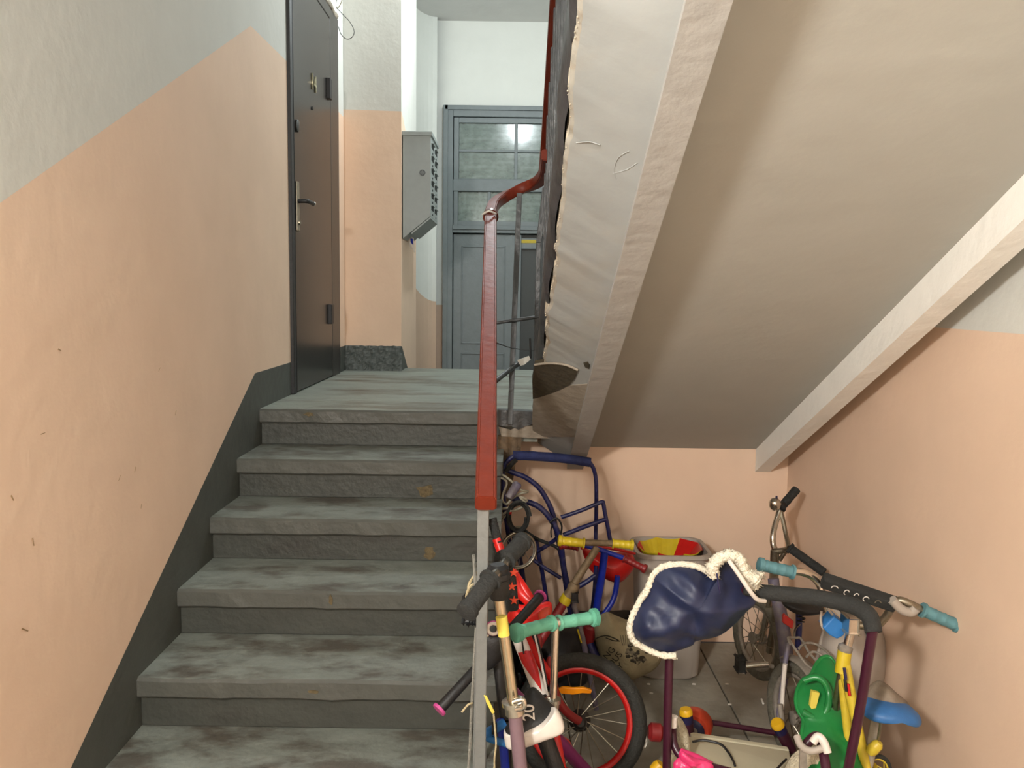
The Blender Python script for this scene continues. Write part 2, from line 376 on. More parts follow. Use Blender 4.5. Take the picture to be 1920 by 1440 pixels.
# plaster under the landing, brown and grey patches, dark grey painted edge by the well
prism('edge_plaster', [P(935, 800, 3.475), P(958, 806, 3.475), P(975, 798, 3.475), P(1000, 798, 3.475), P(1004, 790, 3.475), P(1090, 790, 3.475), P(1088, 824, 3.475), P(1010, 822, 3.475), P(940, 818, 3.475)], (0, .2, 0), 'greyplaster', ld)
prism('edge_plaster', [P(933, 818, 3.47), P(978, 821, 3.47), P(976, 848, 3.47), P(968, 862, 3.47), P(962, 900, 3.47), P(950, 960, 3.47), P(933, 960, 3.47)], (0, .2, 0), 'brownplaster', ld)
prism('edge_paint', [P(932, 768, 3.465), P(1000, 772, 3.465), P(1001, 795, 3.465), P(985, 799, 3.465), P(972, 806, 3.465), P(958, 799, 3.465), P(944, 800, 3.465), P(932, 796, 3.465)], (0, .05, 0), 'darkgrey', ld)
# ---- lower flight
fl1 = thing('stair_flight', 'grey painted concrete stairs rising from the floor to the landing', 'stairs', (-.53, 1.7, 0), kind='structure')
XE = -.03
for k in range(7):
    y = n0-.3*k; z = ZL-.15*k; yd = y+.33 if k else y+.06
    # nosing slab with slightly uneven front edge
    bm = bmesh.new(); nseg = 26; top = []; 
    def edge(i, dy, dz, j):
        x = XL+(XE-XL)*i/nseg; nn = noise.noise(Vector((x*9, k*3.1, j)))*.0035+noise.noise(Vector((x*30, k*3.1, j)))*.002
        return (x, y+dy+nn*(1 if j < 3 else 0), z+dz+(nn*.6 if j < 3 else 0))
    rows = [[bm.verts.new(edge(i, *q)) for i in range(nseg+1)] for q in [(yd-y, 0, 5), (.008, 0, 1), (.0, -.008, 1), (.0, -.052, 2), (.006, -.058, 2), (yd-y, -.058, 5)]]
    for r_, (A, B) in enumerate(zip(rows, rows[1:])):
        for i in range(nseg):
            f = bm.faces.new((A[i], A[i+1], B[i+1], B[i])); f.material_index = 0 if r_ == 0 else 1
    for i in (0, nseg):
        f = bm.faces.new([r_[i] for r_ in rows]); f.material_index = 1
    bmesh.ops.recalc_face_normals(bm, faces=bm.faces[:]); me = bpy.data.meshes.new('step'); bm.to_mesh(me); bm.free()
    link('step', me, ['landing' if k == 0 else 'tread', 'nose'], fl1)
    box('riser', (XL, y+.022, z-.15), (XE-.008, y+.3 if k else y+.05, z-.056), 'riser', fl1, bevel=.003)
prism('stringer', [(XE-.03, 1.72, 0), (XE-.03, 1.95, 0), (XE-.03, 3.62, .83), (XE-.03, 3.62, .93), (XE-.03, n0, .82), (XE-.03, 1.80, -.03)], (XL-XE+.03, 0, 0), 'brownplaster', fl1)
# worn paint: chips showing brown concrete on the fronts of the steps
def chip(cx, cy, Yc, w_, h, seed, m='chip'):
    random.seed(seed); pts = []
    for i in range(12):
        a = 2*math.pi*i/12; r = 1+random.uniform(-.32, .3); pts.append(P(cx+w_*r*math.cos(a), cy+h*r*math.sin(a), Yc))
    prism('paint_chip', pts, (0, .01, 0), m, fl1)
chip(797, 921, n0-.3+.0205, 17, 11, 3); chip(805, 1037, n0-.6+.0205, 11, 10, 5); chip(579, 777, n0-.002, 9, 4, 8)
chip(620, 1125, n0-.9-.003, 4, 9, 11); chip(587, 1298, n0-1.2-.003, 10, 3, 12)
# ---- upper flight overhead
fl2 = thing('upper_stair_flight', 'whitewashed concrete stair flight climbing overhead to the right', 'stairs', (.65, 3.49, ZL), kind='structure')
y0 = -.9
def slab(name, x0, x1, clo, chi, m, ya=YB-.005, yb_=y0):
    return prism(name, [(x0, ya, clo-ya/2), (x0, yb_, clo-yb_/2), (x0, yb_, chi-yb_/2), (x0, ya, chi-ya/2)], (x1-x0, 0, 0), m, fl2)
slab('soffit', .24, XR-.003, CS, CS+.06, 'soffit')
slab('stringer', .247, .316, CB, CS+.02, 'beamshaded'); slab('stringer', 1.07, 1.137, CB, CS+.02, 'beam')
# sloping plaster strip between the ragged step ends and the left stringer
bm = bmesh.new(); N = 420; prev = None; strip_edge = []
saw = [(3.3, .118), (3.1, .100), (2.9, .108), (2.6, .103), (2.45, .097), (2.35, .106), (2.2, .104), (2.15, .110), (2.12, .098), (1.95, .103), (1.7, .1), (1.62, .096), (1.45, .098), (1.3, .104), (1.0, .098), (-.9, .1)]
def sawx(y):
    for (a, xa), (b2, xb) in zip(saw, saw[1:]):
        if b2 <= y <= a: return xa+(xb-xa)*(a-y)/(a-b2)
    return saw[0][1] if y > 3 else saw[-1][1]
for i in range(N+1):
    y = 3.62+(y0-3.62)*i/N; t = y*9
    x = sawx(y)+.007*noise.noise(Vector((y*14, 1.3, 0)))+.004*noise.noise(Vector((y*45, 4.3, 0)))+.002*noise.noise(Vector((y*120, 4.3, 0)))
    strip_edge.append((x, y))
    row = []
    for q in range(7):
        f_ = (0, .06, .3, .48, .66, .84, 1)[q]; xx = x+(.249-x)*f_; cc = (CS-.004)+(CB+.012-CS+.004)*f_
        bumpv = .003*noise.noise(Vector((xx*25, y*9, 3)))*(1-f_**4)
        row.append(bm.verts.new((xx, y, cc-y/2+bumpv)))
    row.insert(0, bm.verts.new((x+.004, y, CS+.05-y/2)))
    if prev:
        for q in range(7):
            f = bm.faces.new((prev[q], prev[q+1], row[q+1], row[q])); f.material_index = 1 if q == 0 else (2 if q == 1 else 0); f.smooth = q > 0
    prev = row
me = bpy.data.meshes.new('edge_strip'); bm.to_mesh(me); bm.free(); link('edge_strip', me, ['strip', 'crumb', 'rimstain'], fl2)
# crumbling rim: small lumps of broken plaster
bm = bmesh.new()
for i in range(6, N-6):
    if random.random() < .55:
        x, y = strip_edge[i]; r = random.uniform(.0008, .0022)
        bmesh.ops.create_icosphere(bm, subdivisions=1, radius=r, matrix=Matrix.Translation((x+random.uniform(-.001, .004), y, CS-.004-y/2-random.uniform(0, .002))))
me = bpy.data.meshes.new('plaster_crumbs'); bm.to_mesh(me); bm.free(); link('plaster_crumbs', me, 'crumb', fl2, kind='stuff')
# steps of the upper flight
for k in range(15):
    y = n0-.3*k; z = ZL+.15*(k+1)
    prism('step', [(.097, y+.02, z), (.097, y+.02, z-.055), (.097, y, z-.055), (.097, y, z-.16), (.097, y-.3, z-.01)], (XR-.101, 0, 0), 'nose', fl2)
# painted step-end band, scalloped drips of grey paint
bm = bmesh.new(); prev = None
for i in range(161):
    y = 3.45+(y0-3.45)*i/160; ph = (y % .3)/.3
    lo = CS-.006+.02*abs(math.sin(math.pi*ph)); hi = CS+.10+.09*abs(math.sin(math.pi*(ph+.25)))
    xo = .087+.006*math.sin(2*math.pi*(y/.3))+.002*noise.noise(Vector((y*30, 0, 9)))
    a = [bm.verts.new((xo+.016, y, lo-y/2)), bm.verts.new((xo+.004, y, lo+.015-y/2)), bm.verts.new((xo, y, (lo+hi)/2-y/2)), bm.verts.new((xo+.005, y, hi-y/2)), bm.verts.new((xo+.02, y, hi+.012-y/2))]
    if prev:
        for q in range(4): f = bm.faces.new((prev[q], prev[q+1], a[q+1], a[q])); f.smooth = True
    prev = a
me = bpy.data.meshes.new('painted_edge'); bm.to_mesh(me); bm.free(); link('painted_edge', me, 'drip', fl2)
# broken-out dark pocket where the flight meets the landing
def on_strip(px, py, off=0):
    d = P(px, py, 1)-Vector((0, 0, CZ)); best = None
    # plane through strip: points (x,y,z): c = z+y/2 = A + Bx
    B = (CB+.012-CS+.004)/(.249-.1); A = CS-.004-B*.1
    s = (A-CZ-off)/(d.z+d.y/2-B*d.x); return d*s+Vector((0, 0, CZ))
pk = [(1003, 688), (1030, 682), (1060, 685), (1084, 695), (1078, 710), (1068, 722), (1040, 735), (1012, 745), (999, 748), (998, 715)]
prism('broken_pocket', [on_strip(x, y, .004) for x, y in pk], (0, .01, .02), 'hole', fl2)
T('pocket_rim', [on_strip(x, y, .006) for x, y in [(1003, 684), (1030, 681), (1060, 684), (1084, 694)]], .004, 'greyplaster', fl2)
prism('end_plaster', [on_strip(x, y, .002) for x, y in [(1000, 749), (1040, 736), (1070, 723), (1104, 720), (1092, 770), (1086, 820), (1000, 818), (998, 790)]], (0, .01, .02), 'greyplaster', fl2)
prism('chipped_corner', [on_strip(x, y, .004) for x, y in [(1094, 682), (1102, 680), (1106, 686), (1104, 692), (1097, 689)]], (0, .01, .02), 'hole', fl2)
for pts in [[(1155, 335), (1152, 315), (1160, 295), (1180, 283)], [(1080, 268), (1105, 266), (1125, 272)], [(1150, 325), (1175, 318), (1195, 305)]]:
    T('crack', [on_strip(x, y, .0003) for x, y in pts], .0011, 'strip', fl2, n=6)
# ---- pier and entrance corridor beyond the landing
XP = -.69; YP = 5.3
poly('wall_pier', [
    ([(XL, YP, .9), (XP, YP, .9), (XP, YP, 1.20), (XL, YP, 1.20)], 0),
    ([(XL, YP, 1.20), (XP, YP, 1.20), (XP, YP, 2.625), (XL, YP, 2.632)], 1),
    ([(XL, YP, 2.632), (XP, YP, 2.625), (XP, YP, ZC), (XL, YP, ZC)], 2),
    ([(XP, YP, .2), (XP, 5.75, .2), (XP, 5.75, .97), (XP, 5.34, 1.20), (XP, YP, 1.20)], 0),
    ([(XP, YP, 1.20), (XP, 5.34, 1.20), (XP, 5.75, .97), (XP, 6.1, .8), (XP, 6.1, 2.26), (XP, 5.4, 2.60), (XP, YP, 2.625)], 1),
    ([(XP, YP, 2.625), (XP, 5.4, 2.60), (XP, 6.1, 2.26), (XP, 6.1, ZC), (XP, YP, ZC)], 2)], ['base', 'orange', 'white'], kind='structure')
# raised rough dado block on the pier foot
bm = bmesh.new(); nx, nz_ = 40, 16; G = []
for j in range(nz_+1):
    G.append([])
    for i in range(nx+1):
        x = XL+(XP+.004-XL)*i/nx; z = ZL-.01+(1.205-ZL+.01)*j/nz_
        G[-1].append(bm.verts.new((x, YP-.012-.010*noise.noise(Vector((x*26, z*26, 0)))-.006*noise.noise(Vector((x*70, z*70, 0))), z+(.004*noise.noise(Vector((x*40, 0, 0))) if j == nz_ else 0))))
back = [bm.verts.new((v.co.x, YP+.004, v.co.z)) for v in G[-1]]
for j in range(nz_):
    for i in range(nx): bm.faces.new((G[j][i], G[j][i+1], G[j+1][i+1], G[j+1][i]))
for i in range(nx): bm.faces.new((G[-1][i], G[-1][i+1], back[i+1], back[i]))
me = bpy.data.meshes.new('baseboard_pier'); bm.to_mesh(me); bm.free(); link('baseboard_pier', me, 'basedark', kind='structure')
cur = [(XP, 6.1), (-.85, 6.16), (-.875, 6.5), (-.875, 7.2)]+[(-.875+.185*(1-math.cos(a)), 7.2+.5*math.sin(a)) for a in [math.pi/2*i/8 for i in range(1, 9)]]+[(-.69, 7.72)]
fc = []
def zo(y): return 2.26-.5*(y-6.1)
for (xa, ya), (xb, yb2) in zip(cur, cur[1:]):
    fc.append(([(xa, ya, 0), (xb, yb2, 0), (xb, yb2, zo(yb2)), (xa, ya, zo(ya))], 0)); fc.append(([(xa, ya, zo(ya)), (xb, yb2, zo(yb2)), (xb, yb2, ZC), (xa, ya, ZC)], 1))
o = poly('wall_corridor', fc, ['orange', 'whitewash'], kind='structure')
YD = 7.8
poly('wall_entrance', [([(-.9, YD, 1.43), (-.62, YD, 1.43), (-.62, YD, ZC), (-.9, YD, ZC)], 1), ([(-.9, YD, 0), (-.62, YD, 0), (-.62, YD, 1.43), (-.9, YD, 1.43)], 0),
    ([(-.62, YD, 3.15), (.85, YD, 3.15), (.85, YD, ZC), (-.62, YD, ZC)], 1), ([(.62, YD, 0), (.85, YD, 0), (.85, YD, 3.15), (.62, YD, 3.15)], 1)], ['orange', 'whitewash'], kind='structure')
poly('wall_corridor_right', [([(.85, YE, 0), (.85, YD, 0), (.85, YD, ZC), (.85, YE, ZC)], 0), ([(.85, YE, 0), (XR, YE, 0), (XR, YE, ZC), (.85, YE, ZC)], 0)], ['whitewash'], kind='structure')
fl3 = thing('entrance_steps', 'concrete steps going down from landing to the entrance door', 'stairs', (0, 5.5, .3), kind='structure')
for k in range(5): box('step', (-.88, YE+.3*k+.001, .0), (.85, YE+.3*k+.3, ZL-.15*(k+1)), 'tread', fl3)
box('floor_entrance', (-.9, 6.99, .0), (.85, 8.7, .15), 'floor', kind='structure')

# ------------------------------------------------------------------ entrance door with transom windows
de = thing('door_entrance', None, None, (0, YD, .15), kind='structure')
def DX(px, py=400): return P(px, py, YD).x
def DZ(py, px=930): return P(px, py, YD).z
dx0 = DX(834); dx1 = .62; zt = DZ(205)
def bar(x0, x1, z0_, z1, d0, d1, m='doorgrey', nm='frame_bar', par=de, **k): return box(nm, (min(x0, x1), YD-d1, min(z0_, z1)), (max(x0, x1), YD+d0, max(z0_, z1)), m, par, bevel=.004, **k)
bar(dx0, dx0+.075, .15, zt, .1, .05); bar(dx1-.075, dx1, .15, zt, .1, .05); bar(dx0+.075, dx1-.075, zt-.075, zt, .1, .05)
bar(dx0-.012, dx0+.03, .15, zt+.02, .05, .065); bar(dx0, dx1, zt-.02, zt+.02, .05, .065)
z1a, z1b = DZ(338), DZ(352); bar(dx0+.075, dx1-.075, DZ(360), DZ(338), .1, .045)
z2a = DZ(424); bar(dx0+.075, dx1-.075, DZ(438), DZ(424), .1, .055); bar(dx0+.075, dx1-.075, DZ(432), DZ(428), .1, .07)
# upper transom sash
ux0, ux1 = dx0+.08, dx1-.08; uz0, uz1 = DZ(346), zt-.08
def sash(nm, x0, x1, z0_, z1, cols, rows, fw):
    s = box(nm, (x0, YD-.035, z0_), (x0+fw, YD+.02, z1), 'doorgrey', de, bevel=.003)
    box('sash_bar', (x1-fw, YD-.035, z0_), (x1, YD+.02, z1), 'doorgrey', s, bevel=.003)
    box('sash_bar', (x0+fw, YD-.035, z0_), (x1-fw, YD+.02, z0_+fw), 'doorgrey', s, bevel=.003); box('sash_bar', (x0+fw, YD-.035, z1-fw), (x1-fw, YD+.02, z1), 'doorgrey', s, bevel=.003)
    X = [x0+fw]+cols+[x1-fw]; Z = [z0_+fw]+rows+[z1-fw]
    for c in cols: box('sash_bar', (c-.014, YD-.03, z0_+fw), (c+.014, YD+.01, z1-fw), 'doorgrey', s, bevel=.003)
    for r in rows: box('sash_bar', (x0+fw, YD-.028, r-.010), (x1-fw, YD+.008, r+.010), 'doorgrey', s, bevel=.003)
    for i in range(len(X)-1):
        for j in range(len(Z)-1): box('pane', (X[i]+.002, YD-.008, Z[j]+.002), (X[i+1]-.002, YD-.004, Z[j+1]-.002), 'glass', s)
sash('window_sash', ux0, ux1, uz0, uz1, [DX(966)], [DZ(284)], .045)
sash('window_sash', ux0, ux1, DZ(424), DZ(352), [DX(917), DX(1017)], [], .04)
# double leaves below
lz1 = DZ(440)
bar(dx0+.08, DX(964, 560), .16, lz1, .02, .02, nm='door_leaf')
for (a, b2, c, d) in [(865, 947, 462, 645), (865, 947, 662, 900)]:
    x0, x1, z1, z0_ = DX(a, 560), DX(b2, 560), DZ(c), DZ(d)
    for q in [(x0, x0+.012, z0_, z1), (x1-.012, x1, z0_, z1), (x0, x1, z0_, z0_+.012), (x0, x1, z1-.012, z1)]: bar(*q, 0, .028, nm='panel_moulding')
bar(DX(966, 560), DX(976, 560), .16, lz1, .02, .03, nm='door_stile')
box('door_leaf', (DX(976, 560), YD+.02, .16), (dx1-.08, YD+.06, lz1), 'doordark', de)
box('latch_bar', (DX(974), YD-.01, DZ(466)), (DX(1013), YD+.03, DZ(446)), 'doorgrey', de, bevel=.003); box('warning_strip', (DX(978), YD-.014, DZ(455)), (DX(1011), YD-.008, DZ(449)), 'yellow', de)
# dim vestibule behind the glass
box('wall_vestibule', (-1.0, 8.9, 0), (.95, 8.95, ZC), 'ceil', kind='structure'); box('wall_vestibule', (-1.05, 7.95, 0), (-1.0, 8.95, ZC), 'ceil', kind='structure'); box('wall_vestibule', (.95, 7.95, 0), (1.0, 8.95, ZC), 'ceil', kind='structure')
box('ceiling_vestibule', (-1.0, 7.9, ZC), (1.0, 8.95, ZC+.05), 'ceil', kind='structure')

# ------------------------------------------------------------------ apartment door on the left
dl = thing('door_apartment', None, None, (XL, 4.5, ZL), kind='structure')
ya, yb_, zd = 4.0, 5.03, 3.03
box('door_frame', (XL-.05, ya, ZL), (XL+.016, ya+.045, zd+.06), 'black', dl, bevel=.004)
box('door_frame', (XL-.05, yb_-.15, ZL), (XL+.012, yb_+.07, zd+.06), 'doorframe', dl, bevel=.004); box('door_frame', (XL-.05, ya+.045, zd), (XL+.014, yb_-.15, zd+.06), 'doorframe', dl, bevel=.004)
lf = box('door_leaf', (XL-.04, ya+.05, ZL+.008), (XL+.012, yb_-.155, zd-.004), 'doorleaf', dl, bevel=.003)
T('door_seal', [Vector((XL+.014, ya+.048, ZL+.01)), Vector((XL+.014, ya+.048, zd))], .004, 'black', dl)
def DL(px, py, off=0):
    d = P(px, py, 1)-Vector((0, 0, CZ)); s = (XL+.012+off)/d.x; return d*s+Vector((0, 0, CZ))
hp = DL(556, 385); box('lock_plate', (XL+.012, hp.y-.022, hp.z-.12), (XL+.022, hp.y+.022, hp.z+.11), 'dullchrome', dl, bevel=.003)
dh = T('door_handle', [Vector((XL+.02, hp.y, hp.z+.02)), Vector((XL+.06, hp.y, hp.z+.02)), Vector((XL+.066, hp.y+.03, hp.z+.02)), Vector((XL+.066, hp.y+.11, hp.z+.02))], .010, 'black', dl)
ball('handle_tip', Vector((XL+.066, hp.y+.118, hp.z+.02)), .011, 'chrome', dh)
kk = DL(556, 236); lathe('upper_lock', Vector((XL+.011, kk.y, kk.z)), Vector((XL+.024, kk.y, kk.z)), [(0, .03), (.7, .03), (1, .022)], 'doorframe', dl)
lathe('keyhole_cover', Vector((XL+.02, hp.y, hp.z-.08)), Vector((XL+.03, hp.y, hp.z-.08)), [(0, .012), (1, .01)], 'dullchrome', dl)
pp = DL(585, 203); lathe('peephole', Vector((XL+.011, pp.y, pp.z)), Vector((XL+.018, pp.y, pp.z)), [(0, .01), (1, .008)], 'black', dl)
nn = DL(587, 157); text('door_number', '14', Vector((XL+.016, nn.y, nn.z)), (0, 1, 0), (0, 0, 1), .115, 'brass', dl, ext=.003)
for q in [(615, 167), (618, 589)]:
    h = DL(*q); box('hinge', (XL+.008, h.y-.028, h.z-.055), (XL+.03, h.y+.028, h.z+.055), 'black', dl, bevel=.004)
# rough mortar rim over the door
T('mortar_rim', [Vector((XL+.005, 3.99+.1*i, zd+.075+.008*math.sin(i*2.3))) for i in range(12)], .014, 'greyplaster', dl, jit=.2)

# door bell on the pier
db = thing('door_bell', 'small grey door bell on the apricot pier beside the brown door', 'bell', P(631, 220, YP))
q = P(631, 220, YP); box('bell_case', (q.x-.012, YP-.022, q.z-.038), (q.x+.013, YP, q.z+.038), 'mailgrey', db, bevel=.004); box('bell_button', (q.x-.006, YP-.026, q.z-.02), (q.x+.007, YP-.02, q.z+.0), 'black', db)
T('bell_wire', [(626, 235, YP-.004), (628, 250, YP-.004), (627, 272, YP-.004)], .003, 'orange', db)
# loose wires over the door
wr_ = thing('loose_wires', 'tangle of thin loose wires hanging above the brown door', 'wires', P(618, 40, 5.1))
for i, pts in enumerate([[(612, 48), (618, 20), (628, -10), (634, -60)], [(614, 42), (620, 10), (622, -60)], [(616, 40), (626, 39), (634, 50), (640, 65), (650, 73), (660, 70), (664, 58), (655, 40), (640, 24), (630, 8), (640, -30)],
    [(616, 38), (624, 20), (636, 12), (643, -10), (646, -60)], [(614, 44), (615, 20), (612, -60)], [(618, 36), (630, 16), (626, -20), (636, -60)]]):
    T('wire', [(x, y, 5.12) for x, y in pts], .0028 if i != 2 else .0022, ['cable', 'greyrope', 'darkgrey', 'cable', 'greyrope', 'tape'][i], wr_, n=6)

# mail boxes
mb = thing('mailbox_unit', 'grey metal mailbox unit on the side of the pier', 'mailbox', (XP, 5.55, 1.9))
y1, y2 = 5.32, 5.78; zt1 = 2.49; xf = XP+.178
side = [(XP+.006, y1, zt1), (xf, y1, zt1), (xf, y1, 2.005), (XP+.006, y1, 1.865)]
prism('mailbox_body', side, (0, y2-y1, 0), 'mailgrey', mb, bevel=.003)
box('mailbox_lid', (XP+.002, y1-.006, zt1-.004), (xf+.008, y2+.006, zt1+.022), 'mailgrey', mb, bevel=.003)
prism('bottom_seam', [(XP+.06, y1-.001, 1.905), (xf, y1-.001, 2.003), (xf, y1-.001, 1.992), (XP+.06, y1-.001, 1.893)], (0, y2-y1, 0), 'mailgrey', mb)
for r in range(6):
    for c in range(2):
        yy = y1+.02+c*.23; zz = zt1-.055-r*.075
        box('slot', (xf-.002, yy+.02, zz-.012), (xf+.0015, yy+.16, zz+.012), 'maildark', mb)
        box('slot_flap', (xf, yy+.02, zz+.012), (xf+.012, yy+.16, zz+.015), 'mailgrey', mb)
        lathe('lock', Vector((xf, yy+.09, zz-.038)), Vector((xf+.004, yy+.09, zz-.038)), [(0, .007), (1, .006)], 'maildark', mb)
st = P(792, 324, y1); bm = bmesh.new()
for rr in (.017, .013): tubemesh([Vector((st.x+rr*math.cos(a), y1-.0025, st.z+rr*math.sin(a))) for a in [2*math.pi*i/24 for i in range(24)]], .0012, 5, bm=bm, closed=True)
for dz in (-.006, 0, .006): tubemesh([Vector((st.x-.009, y1-.0025, st.z+dz)), Vector((st.x+.009, y1-.0025, st.z+dz))], .0012, 5, bm=bm)
me = bpy.data.meshes.new('stamp'); bm.to_mesh(me); bm.free(); link('stamp', me, 'stamp', mb)
lt = thing('paper_slip', 'white paper slip with blue print sticking out below the mailbox', 'paper', (XP+.02, 5.6, 1.8))
prism('paper', [(XP+.003, 5.52, 1.90), (XP+.05, 5.52, 1.885), (XP+.055, 5.56, 1.79), (XP+.02, 5.56, 1.83)], (0, .002, 0), 'whitep', lt)
prism('print_block', [(XP+.03, 5.517, 1.88), (XP+.045, 5.517, 1.878), (XP+.045, 5.54, 1.84), (XP+.03, 5.54, 1.85)], (0, .001, 0), 'blue', lt)

# ------------------------------------------------------------------ lamps
for nm, L, mt_, lab in [('ceiling_lamp', TOP, 'glowcool', 'round white ceiling lamp hanging over the landing'), ('wall_lamp', LOW, 'glowwarm', 'round white lamp on a bracket on the left wall')]:
    t = thing(nm, lab, 'lamp', L)
    ball('bulb', L, .035, mt_, t).visible_shadow = True
    if nm == 'ceiling_lamp':
        T('cord', [L+Vector((0, 0, .09)), Vector((L.x, L.y, ZC))], .004, 'black', t); lathe('socket', L+Vector((0, 0, .12)), L+Vector((0, 0, .05)), [(0, .012), (.2, .02), (1, .02)], 'black', t)
    else:
        T('bracket', [Vector((XL, L.y, L.z+.12)), Vector((L.x-.05, L.y, L.z+.14)), L+Vector((0, 0, .1))], .008, 'black', t); lathe('socket', L+Vector((0, 0, .12)), L+Vector((0, 0, .05)), [(0, .012), (.2, .02), (1, .02)], 'black', t)
# the point lights sit just under the bulbs
bpy.data.objects['lower_light'].location = LOW+Vector((0.02, .02, -.08)); bpy.data.objects['landing_light'].location = TOP+Vector((0, 0, -.10))

# ------------------------------------------------------------------ railing
rl = thing('stair_railing', 'grey steel stair railing with a brown wooden handrail', 'railing', (-.06, 1.82, .3))
prof = [(-1, -.55), (-.85, -.85), (.85, -.85), (1, -.55), (1, .5), (.8, .85), (-.8, .85), (-1, .5)]
def sweep(name, pts, w_, h_, m, par, up=Vector((0, 0, 1)), n=6, sm=True):
    pts = [V3(p) for p in pts]
    if sm: pts = smoothpath(pts, n)
    bm = bmesh.new(); R = []
    for i in range(len(pts)):
        t = (pts[min(i+1, len(pts)-1)]-pts[max(i-1, 0)]).normalized(); s = t.cross(up).normalized(); u = s.cross(t)
        R.append([bm.verts.new(pts[i]+s*x*w_/2+u*y*h_/2) for x, y in prof])
    for A, B in zip(R, R[1:]):
        for j in range(8): bm.faces.new((A[j], A[(j+1) % 8], B[(j+1) % 8], B[j]))
    bm.faces.new(R[0][::-1]); bm.faces.new(R[-1]); bmesh.ops.recalc_face_normals(bm, faces=bm.faces[:])
    bmesh.ops.bevel(bm, geom=[e for e in bm.edges if len(e.link_faces) == 2 and e.calc_face_angle(0) > 1], offset=.003, segments=2, affect='EDGES')
    me = bpy.data.meshes.new(name); bm.to_mesh(me); bm.free(); me.shade_smooth(); me.set_sharp_from_angle(angle=.5); return link(name, me, m, par)
A0 = P(911, 945, 1.80); A1 = P(920, 402, 3.42)
hr = sweep('handrail', [A0, A0+(A1-A0)*.25, A0+(A1-A0)*.5, A0+(A1-A0)*.75, A1], .047, .045, 'wood', rl)
sweep('handrail_bend', [A1, P(927, 383, 3.52), P(945, 370, 3.60), P(975, 355, 3.63), P(1003, 344, 3.60), P(1016, 333, 3.5), P(1023, 318, 3.36), P(1027, 290, 3.15)], .046, .048, 'wood', rl)
sweep('upper_handrail', [P(1020, 320, 3.4), Vector((.12, 3.1, 3.80-1.55)), Vector((.12, 1.5, 3.80-.75)), Vector((.12, -.4, 4.0-.2+.15))], .04, .04, 'woodend', rl)
T('joint_tape', [(905, 402, 3.36), (917, 396, 3.34), (930, 401, 3.36)], .004, 'tape', rl)
lathe('joint_tape', A1+(A0-A1).normalized()*.012, A1+(A0-A1).normalized()*.03, [(0, .031), (1, .031)], 'woodend', rl)
def flat(name, a, b, wx, wy, m='post', par=rl):
    a, b = V3(a), V3(b); t = (b-a); s = Vector((1, 0, 0)); f = Vector((0, 1, 0)); bm = bmesh.new()
    lo = [bm.verts.new(a+s*x*wx/2+f*y*wy/2) for x, y in ((-1, -1), (1, -1), (1, 1), (-1, 1))]; hi = [bm.verts.new(b+s*x*wx/2+f*y*wy/2) for x, y in ((-1, -1), (1, -1), (1, 1), (-1, 1))]
    bm.faces.new(lo[::-1]); bm.faces.new(hi)
    for j in range(4): bm.faces.new((lo[j], lo[(j+1) % 4], hi[(j+1) % 4], hi[j]))
    bmesh.ops.bevel(bm, geom=bm.edges[:], offset=.0015, segments=1, affect='EDGES')
    me = bpy.data.meshes.new(name); bm.to_mesh(me); bm.free(); return link(name, me, m, par)
top = P(906, 960, 1.83); flat('end_post', Vector((top.x-.002, 1.83, .17)), top+Vector((0, 0, .02)), .025, .016)
flat('end_post_bar', Vector((top.x-.018, 1.845, .17)), top+Vector((-.008, .012, .01)), .007, .02)
for k in range(9):
    y = 2.0+.16*k; f_ = (y-A0.y)/(A1.y-A0.y); pt = A0+(A1-A0)*f_; st_z = ZL-.15*math.ceil((n0-y)/.3-1e-6)
    flat('baluster', Vector((pt.x+.0, y, st_z)), pt+Vector((0, 0, -.02)), .014, .014)
flat('baluster', P(956, 796, 3.46), P(974, 362, 3.60), .022, .012, 'darkgrey')
flat('baluster', P(1004, 720, 3.5), P(1010, 455, 3.5), .02, .012, 'darkgrey'); flat('baluster', P(1010, 455, 3.5), P(1022, 352, 3.5), .022, .012, 'darkgrey')
T('cross_bar', [(925, 606, 3.5), (1013, 594, 3.5)], .0075, 'darkgrey', rl, sm=False)
T('lower_bar', [(920, 722, 3.3), (945, 702, 3.4), (968, 685, 3.5), (990, 674, 3.5)], .010, 'darkgrey', rl)
prism('tape_wrap', [P(970, 676, 3.47), P(992, 668, 3.47), P(995, 674, 3.47), P(983, 684, 3.47), P(976, 686, 3.47)], (0, .03, 0), 'tape', rl)
T('wire_tie', [(925, 640, 3.4), (950, 650, 3.45), (975, 655, 3.5), (1010, 658, 3.5)], .0022, 'darkgrey', rl, n=6)
T('hook', [(994, 634, 3.5), (995, 672, 3.5)], .004, 'black', rl, sm=False)
# balusters of the upper flight seen edge on from below
for k in range(1, 19):
    y = n0-.15*k; f2 = CN-y/2
    flat('baluster', Vector((.118, y, f2-.09)), Vector((.12, y, f2+.84)), .014, .014, 'darkgrey')

# ================================================================== things under the stairs
def px2(name, pts, Y, r, m, par, **k): return T(name, [(x, y, Y) if len(pts[0]) == 2 else None for x, y in pts] if len(pts[0]) == 2 else pts, r, m, par, **k)
